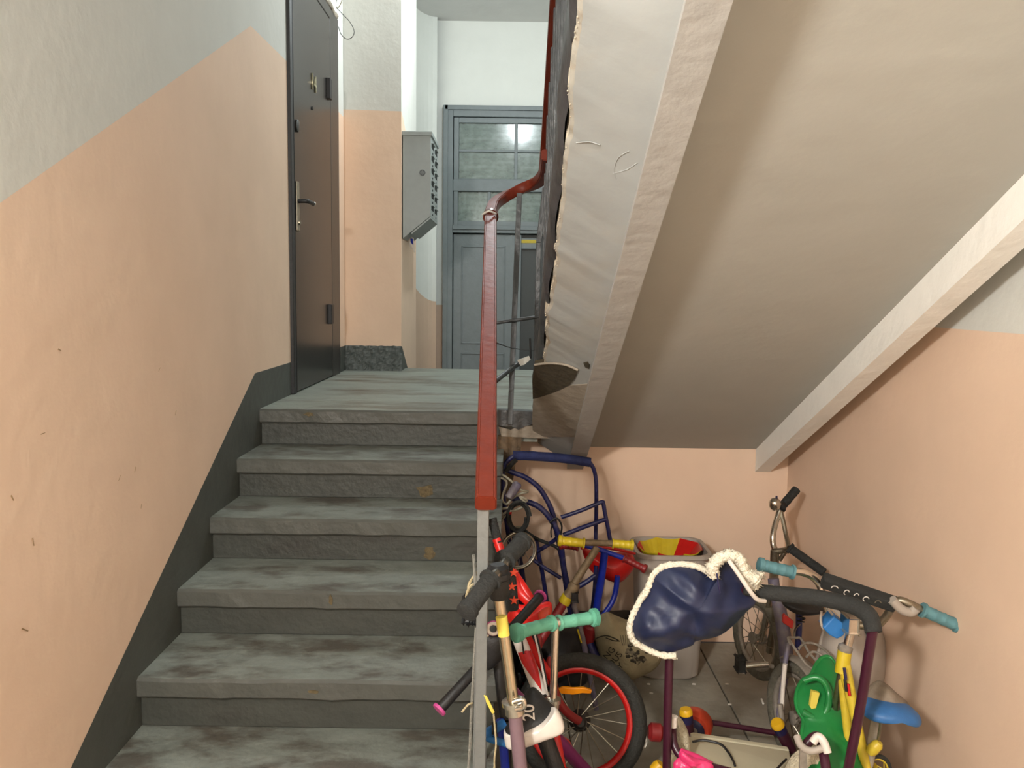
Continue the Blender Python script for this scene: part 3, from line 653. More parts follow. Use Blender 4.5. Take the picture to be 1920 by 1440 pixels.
# ---- indigo sled with a foam push bar, stood up against the wall
Y = 3.45
sl = thing('sled', 'dark blue tubular sled with foam push bar standing against the wall under the landing', 'sled', P(1040, 1180, 3.5))
T('push_bar_foam', [(962, 854, 3.42), (1000, 855, 3.42), (1060, 860, 3.42), (1107, 867, 3.42)], .0195, 'foamblue', sl, jit=.03)
T('push_bar', [(1105, 866, 3.42), (1112, 877, 3.42), (1116, 890, 3.43), (1118, 910, 3.43), (1118, 960, 3.45), (1117, 1010, 3.47), (1116, 1100, 3.52), (1114, 1190, 3.58)], .0085, 'indigo', sl)
T('push_bar', [(964, 855, 3.42), (952, 864, 3.42), (945, 876, 3.42), (943, 900, 3.42), (946, 950, 3.43), (953, 1000, 3.44), (966, 1080, 3.46), (984, 1160, 3.48), (992, 1205, 3.5)], .0095, 'indigo', sl)
T('runner', [(944, 878, 3.4), (962, 886, 3.4), (985, 895, 3.4), (1010, 914, 3.4), (1028, 942, 3.4), (1037, 965, 3.4), (1041, 985, 3.4), (1052, 1040, 3.42), (1060, 1090, 3.44), (1066, 1130, 3.46), (1080, 1210, 3.5)], .0105, 'indigo', sl)
T('runner', [(958, 934, 3.3), (985, 940, 3.3), (1010, 950, 3.3), (1030, 970, 3.3), (1046, 998, 3.3), (1052, 1022, 3.3), (1058, 1070, 3.32), (1070, 1120, 3.36), (1086, 1190, 3.42), (1095, 1225, 3.46)], .0115, 'indigo', sl)
T('seat_frame', [(1052, 970, 3.36), (1090, 957, 3.36), (1126, 942, 3.36), (1131, 944, 3.36), (1134, 960, 3.36), (1140, 990, 3.36), (1144, 1012, 3.36)], .0085, 'indigo', sl)
T('seat_bar', [(1056, 1003, 3.33), (1095, 988, 3.34), (1137, 973, 3.36)], .009, 'indigo', sl, sm=False)
T('seat_bar', [(1002, 1036, 3.38), (1024, 1024, 3.37), (1046, 1008, 3.35)], .0085, 'indigo', sl)
T('seat_bar', [(980, 992, 3.4), (1006, 1010, 3.38), (1036, 1022, 3.36), (1048, 1030, 3.36)], .007, 'foamblk', sl)
T('seat_bar', [(994, 1045, 3.38), (1020, 1064, 3.37), (1052, 1084, 3.36)], .008, 'indigo', sl)
T('leg', [(1005, 1008, 3.4), (1010, 1040, 3.4), (1018, 1080, 3.42), (1028, 1150, 3.46), (1030, 1190, 3.5)], .009, 'indigo', sl)
T('leg', [(960, 990, 3.42), (975, 1050, 3.43), (984, 1110, 3.45), (990, 1140, 3.46)], .011, 'indigo', sl)
T('foot_rest', [(965, 1000, 3.4), (990, 1000, 3.4)], .011, 'navyplastic', sl, sm=False); T('foot_rest_edge', [(962, 990, 3.39), (992, 985, 3.39)], .004, 'cable', sl, sm=False)
T('strap', [(948, 884, 3.38), (960, 870, 3.38), (968, 862, 3.38)], .009, 'foamblk', sl)
T('cord_tie', [(1036, 982, 3.28), (1033, 995, 3.28), (1034, 1008, 3.28)], .003, 'black', sl, n=6); T('cord_tie', [(1030, 980, 3.28), (1044, 972, 3.28), (1053, 985, 3.28), (1052, 1000, 3.28)], .004, 'black', sl, n=6)
# small stroller wheel hanging in the sled frame
sw = thing('stroller_wheel', 'small grey spoked wheel leaning among the blue sled tubes behind the black scooter grip', 'wheel', P(975, 1030, 3.25))
wheel(sw, (972, 1032, 3.22), (.25, -1, .1), .075, .006, 'dullchrome', 'greydust', 'foamblk', 8, 'greydust')
# grey cable locks
cl = thing('cable_lock', 'loose grey cable lock coiled at the top of the blue sled', 'lock', P(965, 920, 3.3))
T('cable', [(930, 888, 3.2), (945, 892, 3.2), (962, 905, 3.2), (975, 918, 3.2), (990, 922, 3.22), (975, 926, 3.22), (960, 935, 3.22), (950, 945, 3.22), (942, 938, 3.22), (944, 925, 3.22), (950, 905, 3.22), (940, 896, 3.22), (930, 898, 3.22)], .0045, 'cable', cl, n=8)
T('cable', [(930, 955, 3.2), (955, 952, 3.2), (975, 945, 3.2), (988, 938, 3.2), (975, 932, 3.2), (985, 945, 3.2), (970, 955, 3.2), (950, 960, 3.2), (935, 972, 3.2)], .005, 'cable', cl, n=8)
lathe('lock_body', (953, 935, 3.18), (972, 905, 3.2), [(0, .009), (.05, .016), (.9, .018), (1, .012)], 'violet', cl)
c2 = thing('black_cable_coil', 'black cable coil with red end hanging beside the sled', 'lock', P(975, 970, 3.25))
T('coil', [P(972+14*math.cos(a)*(1+.05*a), 970+22*math.sin(a)*(1+.03*a), 3.24-.01*a) for a in [i*.5 for i in range(26)]], .006, 'foamblk', c2, n=8)
ball('coil_end', (957, 962, 3.2), .006, 'red', c2)
T('coil_tail', [(958, 962, 3.22), (945, 970, 3.22), (938, 985, 3.22), (934, 1000, 3.22), (940, 1010, 3.22)], .004, 'cable', c2, n=8)

# ---- bright blue tricycle push frame with a red bucket
bt = thing('tricycle_frame', 'bright blue tricycle frame with red grips standing behind the yellow scooter grips', 'tricycle', P(1105, 1240, 3.2))
T('stem', [(1134, 1034, 3.1), (1128, 1080, 3.11), (1120, 1130, 3.13), (1112, 1180, 3.15)], .0145, 'blue', bt)
T('handlebar', [(1078, 1018, 3.1), (1110, 1026, 3.1), (1140, 1036, 3.1), (1176, 1049, 3.1)], .0095, 'blue', bt)
grip((1212, 1068, 3.06), (1170, 1047, 3.1), .0125, 'darkred', bt, ribs=4); grip((1050, 1022, 3.12), (1084, 1026, 3.1), .0125, 'darkred', bt, ribs=4)
T('side_tube', [(1158, 1080, 3.18), (1154, 1110, 3.18), (1147, 1130, 3.17), (1132, 1152, 3.16), (1118, 1168, 3.15)], .0105, 'blue', bt)
T('side_tube', [(1080, 1102, 3.2), (1098, 1092, 3.2), (1118, 1078, 3.2)], .010, 'indigo', bt)
T('side_tube', [(1118, 1060, 3.2), (1115, 1110, 3.2), (1110, 1150, 3.2)], .009, 'indigo', bt)
lathe('head_socket', (1108, 1172, 3.14), (1100, 1208, 3.15), [(0, .018), (.1, .026), (.6, .028), (1, .022)], 'darkred', bt)
T('leg', [(1102, 1205, 3.14), (1094, 1230, 3.14), (1084, 1262, 3.16)], .018, 'blue', bt, sm=False); T('leg', [(1104, 1205, 3.14), (1116, 1230, 3.13), (1132, 1262, 3.12)], .018, 'indigo', bt, sm=False)
rb = thing('red_bucket', 'red plastic bucket hooked on the blue tricycle frame', 'bucket', P(1150, 1080, 3.3))
pillow('bucket_shell', [(1092, 1030), (1110, 1032), (1150, 1036), (1180, 1034), (1190, 1048), (1190, 1060), (1180, 1075), (1166, 1088), (1152, 1090), (1130, 1082), (1108, 1070), (1098, 1052)], 3.26, .075, 'red', rb, res=3)
T('bucket_rim', [(1090, 1028, 3.2), (1120, 1026, 3.17), (1155, 1030, 3.17), (1190, 1038, 3.22)], .006, 'red', rb)

# ---- scooter with yellow grips
ys = thing('yellow_grip_scooter', 'old kick scooter with yellow grips and red lower tube leaning against the blue sled', 'scooter', P(1030, 1190, 2.9))
T('handlebar', [(1090, 1017, 2.95), (1152, 1019, 2.95)], .0115, 'rust', ys, sm=False)
grip((1046, 1013, 2.95), (1096, 1019, 2.95), .0155, 'yellow', ys, ribs=3, bulb=1.3); grip((1188, 1022, 2.95), (1148, 1019, 2.95), .0145, 'yellow', ys, ribs=3, bulb=1.3)
T('stem', [(1120, 1026, 2.95), (1095, 1065, 2.94), (1070, 1106, 2.92)], .0135, 'rust', ys, sm=False)
lathe('clamp', (1079, 1094, 2.92), (1066, 1118, 2.92), [(0, .018), (.3, .022), (.6, .018), (1, .022)], 'rust', ys)
box('clamp_bolt', P(1070, 1124, 2.93), P(1084, 1112, 2.9), 'black', ys, bevel=.003)
lathe('collar', (1066, 1116, 2.92), (1056, 1132, 2.92), [(0, .017), (.1, .021), (.9, .021), (1, .017)], 'yellow', ys)
T('lower_tube', [(1060, 1126, 2.92), (1042, 1155, 2.9), (1020, 1190, 2.88), (990, 1240, 2.86)], .0165, 'darkred', ys, sm=False)
T('side_tube', [(1072, 1120, 2.95), (1080, 1150, 2.95), (1092, 1195, 2.95), (1100, 1235, 2.95), (1118, 1330, 2.95)], .010, 'violet', ys, sm=False)
T('yellow_stay', [(1083, 1180, 2.92), (1090, 1205, 2.92)], .003, 'yellow', ys, sm=False)
wheel(ys, P(985, 1262, 2.85)+Vector((0, 0, -.02)), (1, .2, 0), .06, .014, 'black', 'darkred', 'black', 0)

# ---- burlap bag with print
bb = thing('cloth_bag', 'crumpled beige cloth bag with black print on floor beside grey bin', 'bag', P(1180, 1260, 3.25))
ol = [(1135, 1148), (1150, 1152), (1185, 1168), (1218, 1186), (1232, 1212), (1240, 1232), (1226, 1252), (1205, 1264), (1178, 1272), (1158, 1262), (1132, 1244), (1120, 1215), (1114, 1190), (1114, 1165)]
pillow('cloth', ol, 3.14, .11, 'bagcloth', bb, wr=.03, wf=8, seed=3, pw=.55)
from mathutils.bvhtree import BVHTree
cloth = [c for c in bb.children if c.name.startswith('cloth')][0].data
bvh = BVHTree.FromPolygons([v.co[:] for v in cloth.vertices], [p.vertices[:] for p in cloth.polygons])
EYE = Vector((0, 0, CZ))
def drape(p, off=.002):
    d = (p-EYE).normalized(); h = bvh.ray_cast(EYE, d)
    return (h[0]-d*off) if h[0] is not None else p
def on_bag(px, py): return drape(P(px, py, 3.1))
xd = P(1146, 1231, 3)-P(1130, 1249, 3); yd = P(1128, 1232, 3)-P(1140, 1243, 3)
for s_2, q in [('ING', (1141, 1226)), ('OUS', (1153, 1237)), ('Y', (1163, 1249))]:
    to = text('print_letters', s_2, P(q[0], q[1], 3.02), xd, yd, .034, 'print', bb, ext=0)
    for v in to.data.vertices: v.co = drape(v.co, .003)
T('printed_stalk', [on_bag(x, y) for x, y in [(1114, 1199), (1125, 1194), (1137, 1192), (1150, 1196), (1160, 1201)]], .0022, 'print', bb, n=6)
T('printed_stalk', [on_bag(x, y) for x, y in [(1136, 1196), (1150, 1201), (1162, 1202)]], .0018, 'print', bb, n=6)
random.seed(5)
bm = bmesh.new()
for i in range(46):
    a = random.uniform(0, 6.28); r = random.random()**.6; px_ = 1190+24*r*math.cos(a)+6; py_ = 1222+20*r*math.sin(a)
    p = P(px_, py_, 3.05); rr = random.uniform(.006, .013); n_ = random.choice([3, 5, 6]); a0 = random.random()*6
    vs_ = [bm.verts.new(drape(p+Vector((math.cos(a0+2*math.pi*j/n_)*rr, 0, math.sin(a0+2*math.pi*j/n_)*rr*.8)), .002)) for j in range(n_)]
    f = bm.faces.new(vs_); f.material_index = 0 if random.random() < .6 else 1
me = bpy.data.meshes.new('leaf_print'); bm.to_mesh(me); bm.free(); link('leaf_print', me, ['print', 'printgrey'], bb)
for i in range(5): T('printed_leaf', [on_bag(1168+i*3, 1210), on_bag(1165+i*4, 1200), on_bag(1163+i*5, 1191)], .0018, 'printgrey', bb, n=5)
bk = thing('black_bag', 'black crumpled bag on floor behind the beige cloth bag', 'bag', P(1140, 1230, 3.5))
pillow('sack', [(1060, 1150), (1100, 1146), (1150, 1146), (1190, 1148), (1215, 1180), (1210, 1225), (1150, 1235), (1080, 1235), (1050, 1200)], 3.5, .12, 'black', bk, wr=.03, wf=10, seed=8)
b2 = thing('black_rags', 'heap of black bags and rags behind the bikes beside the stairs', 'bag', P(1030, 1260, 3.1))
pillow('sack', [(960, 1170), (1000, 1160), (1050, 1165), (1090, 1185), (1110, 1230), (1100, 1270), (1040, 1285), (970, 1285), (945, 1240)], 3.15, .16, 'black', b2, wr=.05, wf=11, seed=12)

# ---- grey bin with yellow and red contents
gb = thing('grey_bin', 'pale grey plastic bin with rounded corners holding a yellow and red toy', 'bin', (.665, 3.4, 0))
def rrect(cx, cy, hx, hy, r, z, n=6):
    out = []
    for qx, qy, a0 in ((1, 1, 0), (-1, 1, 90), (-1, -1, 180), (1, -1, 270)):
        for i in range(n+1):
            a = math.radians(a0+90*i/n); out.append(Vector((cx+qx*(hx-r)+r*math.cos(a), cy+qy*(hy-r)+r*math.sin(a), z)))
    return out
def shell(name, rings, m, par, **k):
    bm = bmesh.new(); R = [[bm.verts.new(p) for p in r] for r in rings]
    for A, B in zip(R, R[1:]):
        for j in range(len(A)): bm.faces.new((A[j], A[(j+1) % len(A)], B[(j+1) % len(A)], B[j]))
    bm.faces.new(R[0][::-1]); bm.faces.new(R[-1]); bmesh.ops.recalc_face_normals(bm, faces=bm.faces[:])
    me = bpy.data.meshes.new(name); bm.to_mesh(me); bm.free(); me.shade_smooth(); me.set_sharp_from_angle(angle=.7); return link(name, me, m, par, **k)
bx, by = .655, 3.40
shell('bin_body', [rrect(bx, by, .11, .10, .05, .0), rrect(bx, by, .12, .108, .05, .012), rrect(bx, by, .140, .128, .055, .50), rrect(bx, by, .152, .138, .06, .505), rrect(bx, by, .152, .138, .06, .52), rrect(bx, by, .138, .125, .055, .52), rrect(bx, by, .125, .112, .05, .30)], 'bin', gb)
yr = thing('toy_parasol', 'yellow and red panelled cloth toy spread open in the grey bin', 'toy', (bx, by, .33))
apx = Vector((bx-.03, by-.02, .345)); cols = ['yellow', 'yellow', 'red', 'red', 'yellow', 'red', 'yellow', 'red']
a_list = [150, 106, 62, 20, -30, -75, -120, -165, -210]
for i in range(8):
    a1, a2 = math.radians(a_list[i]), math.radians(a_list[i+1]); am = (a1+a2)/2
    def rp(a, s): return Vector((bx+.132*math.cos(a)*s, by+.118*math.sin(a)*s, .345+(.175)*s))
    prism('cloth_panel', [apx, rp(a1, 1)-Vector((0, 0, .0)), rp((a1+am)/2, 1)-Vector((0, 0, .006)), rp(am, 1)-Vector((0, 0, .008)), rp((am+a2)/2, 1)-Vector((0, 0, .006)), rp(a2, 1)], (0, 0, .004), cols[i], yr)

# ---- the sled with burgundy tubes, a navy muff on its push bar
bs = thing('push_sled', 'burgundy tubular sled with dark foam push bar and cream seat', 'sled', P(1420, 1440, 2.3))
T('push_bar_foam', [(1395, 1104, 2.06), (1440, 1111, 2.05), (1520, 1119, 2.02), (1570, 1128, 1.99), (1605, 1138, 1.96), (1630, 1156, 1.93), (1638, 1186, 1.91)], [.015, .019, .020, .020, .0205, .0205, .0195], 'foamblk', bs)
T('push_bar', [(1637, 1180, 1.91), (1630, 1220, 1.92), (1614, 1320, 1.95), (1590, 1445, 1.98), (1570, 1560, 2.0)], .0118, 'burg', bs)
T('push_bar', [(1397, 1106, 2.08), (1370, 1106, 2.13), (1300, 1106, 2.17), (1262, 1130, 2.17), (1255, 1240, 2.16), (1252, 1340, 2.16), (1250, 1445, 2.17), (1249, 1520, 2.18)], .0112, 'burg', bs)
T('axle', [(1300, 1350, 2.62), (1350, 1357, 2.62), (1458, 1375, 2.62)], .0085, 'burg', bs, sm=False)
def stub(a, b):
    ur = T('upright', [a, b], .0185, 'burg', bs, sm=False); A, B = V3(a), V3(b); d = (A-B).normalized()
    lathe('cap_ring', A-d*.004, A+d*.022, [(0, .0195), (1, .0195)], 'navyplastic', ur); lathe('cap', A+d*.022, A+d*.040, [(0, .0205), (.6, .0205), (1, .016)], 'capyellow', ur)
stub((1464, 1370, 2.5), (1482, 1405, 2.52)); stub((1288, 1352, 2.5), (1292, 1385, 2.5))
wc = P(1302, 1362, 2.6)
lathe('sled_wheel_tyre', wc+Vector((-.012, -.03, 0)), wc+Vector((.012, .03, 0)), [(0, .050), (.15, .056), (.85, .056), (1, .05)], 'orangered', bs); lathe('sled_wheel_hub', wc+Vector((-.014, -.036, 0)), wc+Vector((-.008, -.02, 0)), [(0, .03), (.5, .042), (1, .042)], 'navyplastic', bs)
lathe('hub_cap', wc+Vector((-.016, -.041, 0)), wc+Vector((-.012, -.03, 0)), [(0, .014), (1, .02)], 'greydust', bs)
lathe('sled_wheel_tyre', P(1215, 1372, 2.5), P(1243, 1374, 2.5), [(0, .018), (.2, .028), (.8, .028), (1, .018)], 'darkred', bs); lathe('cap', (1229, 1446, 2.3), (1240, 1432, 2.3), [(0, .02), (.6, .02), (1, .016)], 'capyellow', bs)
# seat board, fur lining, armrests
seat = [P(1262, 1378, 2.45), P(1310, 1382, 2.45), P(1480, 1408, 2.45), P(1486, 1440, 2.3), P(1480, 1520, 2.0), P(1250, 1500, 2.0)]
prism('seat_board', seat, (0, 0, -.02), 'cream', bs, bevel=.004)
prism('seat_board', [P(1296, 1378, 2.47), P(1480, 1406, 2.47), P(1480, 1420, 2.46), P(1296, 1392, 2.46)], (0, .02, 0), 'cream', bs, bevel=.003)
T('seat_strap', [(1298, 1391, 2.38), (1320, 1388, 2.38), (1350, 1395, 2.36), (1365, 1410, 2.33), (1374, 1425, 2.29), (1378, 1436, 2.25)], .0035, 'black', bs, n=6)
T('seat_strap', [(1474, 1424, 2.30), (1462, 1436, 2.25), (1450, 1450, 2.20)], .0035, 'black', bs, n=6)
pillow('fur_lining', [(1266, 1342), (1278, 1348), (1290, 1372), (1294, 1400), (1288, 1425), (1270, 1428), (1258, 1410), (1262, 1370)], 2.3, .04, 'creamfur', bs, jit if False else .4, wr=.01, wf=40, seed=4)
T('armrest', [(1262, 1352, 2.2), (1261, 1375, 2.2), (1265, 1400, 2.18), (1280, 1420, 2.16), (1310, 1432, 2.12), (1370, 1448, 2.05)], .011, 'burg', bs)
T('armrest_tape', [(1262, 1343, 2.19), (1261, 1362, 2.19)], .0125, 'whitep', bs, sm=False)
T('armrest', [(1508, 1400, 2.05), (1525, 1383, 2.05), (1535, 1382, 2.04), (1542, 1400, 2.0), (1550, 1450, 1.95)], .012, 'burg', bs)
T('armrest_tape', [(1524, 1392, 1.98), (1534, 1381, 1.98), (1545, 1392, 1.97), (1552, 1412, 1.96)], .010, 'whitep', bs)
pillow('fur_lining', [(1480, 1425), (1500, 1405), (1530, 1392), (1552, 1405), (1570, 1440), (1575, 1500), (1500, 1500), (1470, 1460)], 2.12, .05, 'creamfur', bs, .4, wr=.01, wf=40, seed=5)
# parts out of frame: runners on the floor
for xa in (.36, .80): T('runner', [Vector((xa, 1.45, .02)), Vector((xa, 1.9, .012)), Vector((xa, 2.3, .012)), Vector((xa+.01, 2.5, .04)), Vector((xa+.02, 2.56, .12))], .011, 'burg', bs)
for xa, ya2 in ((.36, 1.7), (.36, 2.15), (.80, 1.7), (.80, 2.15)): T('leg', [Vector((xa, ya2, .012)), Vector((xa, ya2, .2))], .009, 'burg', bs, sm=False)
pb = thing('pink_ribbon', 'shiny pink ribbon wrapped round the burgundy sled armrest', 'ribbon', P(1290, 1430, 2.1))
pillow('ribbon_loop', [(1262, 1432), (1275, 1420), (1292, 1424), (1300, 1438), (1290, 1452), (1268, 1452)], 2.08, .018, 'pink', pb, wr=.008, wf=50, seed=2)
pillow('ribbon_loop', [(1278, 1408), (1300, 1420), (1330, 1428), (1338, 1440), (1320, 1446), (1296, 1436), (1276, 1424)], 2.07, .016, 'pink', pb, wr=.008, wf=50, seed=6)
lathe('ribbon_band', (1276, 1412, 2.15), (1334, 1438, 2.1), [(0, .013), (.5, .016), (1, .013)], 'pink', pb)

# ---- navy hand muff
mf = thing('hand_muff', 'navy blue padded hand muff with white fur trim on the dark foam push bar', 'muff', P(1300, 1140, 2.05))
mo = [(1239, 1066), (1262, 1061), (1290, 1062), (1312, 1068), (1336, 1077), (1350, 1066), (1366, 1052), (1384, 1078), (1402, 1105), (1417, 1129), (1398, 1148), (1378, 1170), (1348, 1192), (1306, 1202), (1296, 1211), (1255, 1223), (1219, 1214), (1192, 1196), (1186, 1170), (1192, 1150), (1203, 1132), (1217, 1114), (1222, 1092), (1226, 1080)]
pillow('muff_body', mo, 2.09, .065, 'navy', mf, wr=.03, wf=10, seed=21, pw=.75, res=8, fold=.006)
def fur(name, pts, r, par, m='fur', tufts=5):
    pts = smoothpath([V3(p) for p in pts], 8); bm = bmesh.new()
    tubemesh(pts, [r*random.uniform(.85, 1.1) for _ in pts], 10, None, .14, bm)
    for i in range(0, len(pts)):
        for _ in range(tufts):
            d = Vector((random.gauss(0, 1), random.gauss(0, 1), random.gauss(0, 1))).normalized(); b = pts[i]+d*r*.75; e = pts[i]+d*r*random.uniform(1.1, 1.5)+Vector((random.uniform(-1, 1), 0, random.uniform(-1, 1)))*r*.3
            s = d.cross(Vector((random.random(), 1, random.random()))).normalized()*r*.16; t_ = d.cross(s).normalized()*r*.16
            v = [bm.verts.new(b+s), bm.verts.new(b-s*.5+t_), bm.verts.new(b-s*.5-t_), bm.verts.new(e)]
            for q in ((0, 1, 3), (1, 2, 3), (2, 0, 3)): bm.faces.new([v[j] for j in q])
    me = bpy.data.meshes.new(name); bm.to_mesh(me); bm.free(); me.shade_smooth(); return link(name, me, m, par)
fur('fur_trim', [(1334, 1076, 2.07), (1315, 1066, 2.08), (1285, 1058, 2.09), (1248, 1061, 2.09), (1228, 1074, 2.09), (1220, 1090, 2.09), (1212, 1108, 2.09), (1200, 1126, 2.09), (1190, 1146, 2.09), (1183, 1164, 2.09), (1181, 1184, 2.09), (1190, 1203, 2.09), (1215, 1218, 2.09), (1240, 1228, 2.08), (1268, 1230, 2.07)], .0085, mf)
fur('fur_cuff', [(1338, 1078, 2.04), (1336, 1062, 2.03), (1346, 1049, 2.03), (1364, 1041, 2.03), (1382, 1046, 2.03), (1391, 1060, 2.03), (1396, 1074, 2.03), (1410, 1082, 2.03), (1420, 1090, 2.03)], .015, mf, tufts=8)
fur('fur_cuff', [(1396, 1060, 2.05), (1404, 1074, 2.05), (1414, 1078, 2.05), (1428, 1080, 2.05)], .011, mf, tufts=8)
fur('fur_cuff', [(1398, 1085, 2.04), (1412, 1098, 2.04), (1420, 1092, 2.04)], .012, mf, tufts=6)
T('cuff_binding', [(1366, 1050, 2.0), (1386, 1078, 1.99), (1406, 1108, 1.99), (1420, 1124, 2.0), (1434, 1127, 2.02)], .0055, 'whitep', mf)
T('drawstring_seam', [(1344, 1075, 2.01), (1347, 1095, 2.0), (1350, 1112, 2.0)], .002, 'navyplastic', mf, n=6)

# ---- green plastic snow slide
gs = thing('snow_slide', 'green plastic snow slide with a yellow sticker standing behind the burgundy tube', 'sled', P(1560, 1440, 2.25))
Yg = lambda x, y: 2.34-.0012*(y-1230)
go = [(1540, 1234), (1550, 1231), (1560, 1236), (1570, 1258), (1578, 1290), (1590, 1330), (1600, 1370), (1612, 1420), (1622, 1470), (1600, 1520), (1530, 1520), (1512, 1470), (1505, 1420), (1503, 1380), (1506, 1350), (1496, 1332), (1492, 1312), (1496, 1290), (1506, 1274), (1520, 1266), (1530, 1246)]
pillow('slide_shell', go, Yg, .035, 'green', gs, .8, wr=.004, wf=9, seed=31, pw=.45)
T('slide_rim', [P(x, y, Yg(x, y)) for x, y in go]+[P(*go[0], Yg(*go[0]))], .0055, 'green', gs)
T('handle_rib', [(1508, 1276, 2.25), (1530, 1270, 2.24), (1546, 1280, 2.23), (1554, 1300, 2.22), (1552, 1325, 2.2), (1540, 1345, 2.19), (1524, 1345, 2.19), (1505, 1335, 2.2)], .010, 'green', gs)
prism('hand_hole', [P(x, y, 2.262) for x, y in [(1502, 1298), (1508, 1294), (1512, 1300), (1512, 1312), (1506, 1316), (1501, 1308)]], (0, .004, 0), 'hole', gs)
prism('sticker', [P(x, y, 2.20) for x, y in [(1523, 1296), (1537, 1300), (1532, 1320), (1527, 1338), (1519, 1325), (1521, 1308)]], (0, .012, 0), 'sticker', gs)

# ---- grey tub leaning at the right wall
gt = thing('grey_tub', 'pale grey plastic tub standing on end against the right wall behind the yellow bicycle', 'tub', (1.08, 2.8, 0))
def oval(c, rx, rz, n=28): return [c+Vector((rx*math.cos(2*math.pi*i/n), 0, rz*math.sin(2*math.pi*i/n))) for i in range(n)]
tc_ = P(1592, 1240, 2.75)
pillow('tub_shell', [(1562, 1138), (1600, 1136), (1632, 1150), (1650, 1185), (1654, 1225), (1648, 1270), (1632, 1310), (1590, 1330), (1550, 1300), (1532, 1250), (1540, 1200), (1550, 1165)], 2.7, .10, 'tubp', gt, .5, pw=.35)
T('tub_rim', [P(x, y, 2.7) for x, y in [(1562, 1138), (1600, 1136), (1632, 1150), (1650, 1185), (1654, 1225), (1648, 1270), (1632, 1310), (1590, 1330), (1550, 1300), (1532, 1250), (1540, 1200), (1550, 1165), (1562, 1138)]], .006, 'tubp', gt)
for q in ((1631, 1188), (1620, 1262)): lathe('tub_slot', P(q[0], q[1], 2.6), P(q[0], q[1], 2.62), [(0, .012), (1, .012)], 'navyplastic', gt)

# ---- dusty bicycle with the bell (seen from behind)
gk = thing('bell_bicycle', 'dusty grey child bicycle with a chrome bell and black grips in the right corner', 'bicycle', P(1480, 1440, 2.6))
grip((1494, 917, 3.32), (1463, 953, 3.28), .0165, 'foamblk', gk, ribs=2, bulb=1.05); grip((1546, 1074, 3.08), (1480, 1027, 3.16), .0165, 'foamblk', gk, ribs=2, bulb=1.02)
lathe('bell', (1453, 936, 3.23), (1453, 954, 3.25), [(0, .006), (.1, .016), (.4, .023), (.7, .022), (1, .014)], 'chrome', gk); lathe('bell_lever', (1456, 935, 3.24), (1456, 930, 3.24), [(0, .004), (1, .004)], 'navyplastic', gk); lathe('brake_clamp', (1462, 945, 3.26), (1470, 952, 3.26), [(0, .016), (1, .016)], 'black', gk)
T('handlebar', [(1463, 950, 3.28), (1459, 965, 3.27), (1453, 985, 3.25), (1449, 1005, 3.23), (1450, 1022, 3.22), (1456, 1036, 3.20)], .0115, 'chrome', gk)
T('handlebar', [(1463, 953, 3.28), (1469, 980, 3.25), (1474, 1005, 3.22), (1478, 1026, 3.18), (1470, 1038, 3.18), (1462, 1050, 3.19)], .0085, 'dullchrome', gk)
T('handlebar', [(1480, 1028, 3.16), (1470, 1032, 3.18), (1452, 1034, 3.20)], .0115, 'dullchrome', gk)
T('stem', [(1453, 1032, 3.20), (1452, 1060, 3.20), (1450, 1100, 3.08)], .017, 'dullchrome', gk, sm=False)
T('head_tube', [(1450, 1085, 3.08), (1456, 1140, 3.06), (1466, 1200, 3.02)], .021, 'violet', gk, sm=False)
T('frame_tube', [(1456, 1110, 2.88), (1470, 1190, 2.8), (1478, 1265, 2.72)], .023, 'violet', gk)
T('fork', [(1447, 1100, 2.95), (1440, 1140, 3.0), (1428, 1200, 3.05)], .012, 'chrome', gk, sm=False); T('fork', [(1458, 1110, 2.9), (1452, 1160, 2.95), (1442, 1222, 3.0)], .012, 'dullchrome', gk, sm=False)
T('crank', [(1398, 1250, 2.7), (1415, 1248, 2.7), (1440, 1246, 2.7)], .010, 'chrome', gk, sm=False)
box('pedal', P(1378, 1250, 2.71), P(1398, 1238, 2.67), 'foamblk', gk, bevel=.006); T('crank', [(1380, 1236, 2.74), (1410, 1242, 2.74), (1450, 1250, 2.74)], .007, 'greydust', gk, sm=False)
wheel(gk, (1421, 1195, 3.05), (1, .32, 0), .155, .018, 'dusttyre', 'greydust', 'greydust', 16)
wheel(gk, (1498, 1345, 2.62), (1, .26, 0), .175, .020, 'dusttyre', 'greydust', 'greydust', 16)
wc2 = P(1498, 1345, 2.62); nrm = Vector((1, .26, 0)).normalized(); uu = nrm.cross(Vector((0, 0, 1))).normalized()
def arc(r, a0, a1, n=12, c=wc2): return [c+(uu*math.cos(math.radians(a0+(a1-a0)*i/n))+Vector((0, 0, 1))*math.sin(math.radians(a0+(a1-a0)*i/n)))*r for i in range(n+1)]
if uu.y < 0: a_m = (-20, 120)
else: a_m = (60, 200)
bm = bmesh.new(); prev = None
for p in arc(.195, *a_m, n=18):
    d = (p-wc2).normalized(); row = [bm.verts.new(p+nrm*x-d*abs(x)*.35) for x in (-.026, -.014, 0, .014, .026)]
    if prev:
        for q in range(4): bm.faces.new((prev[q], prev[q+1], row[q+1], row[q])).smooth = True
    prev = row
me = bpy.data.meshes.new('mudguard'); bm.to_mesh(me); bm.free(); o = link('mudguard', me, 'greydust', gk); md = o.modifiers.new('t', 'SOLIDIFY'); md.thickness = .002
T('seat_stay', [(1478, 1205, 2.66), (1470, 1260, 2.62), (1460, 1340, 2.58), (1462, 1365, 2.56)], .008, 'violet', gk, sm=False); T('mudguard_stay', [(1472, 1245, 2.58), (1468, 1290, 2.58), (1466, 1330, 2.56)], .007, 'whitep', gk, sm=False)
T('training_wheel_arm', [(1462, 1320, 2.55), (1470, 1380, 2.52), (1478, 1450, 2.5)], .009, 'greydust', gk, sm=False)
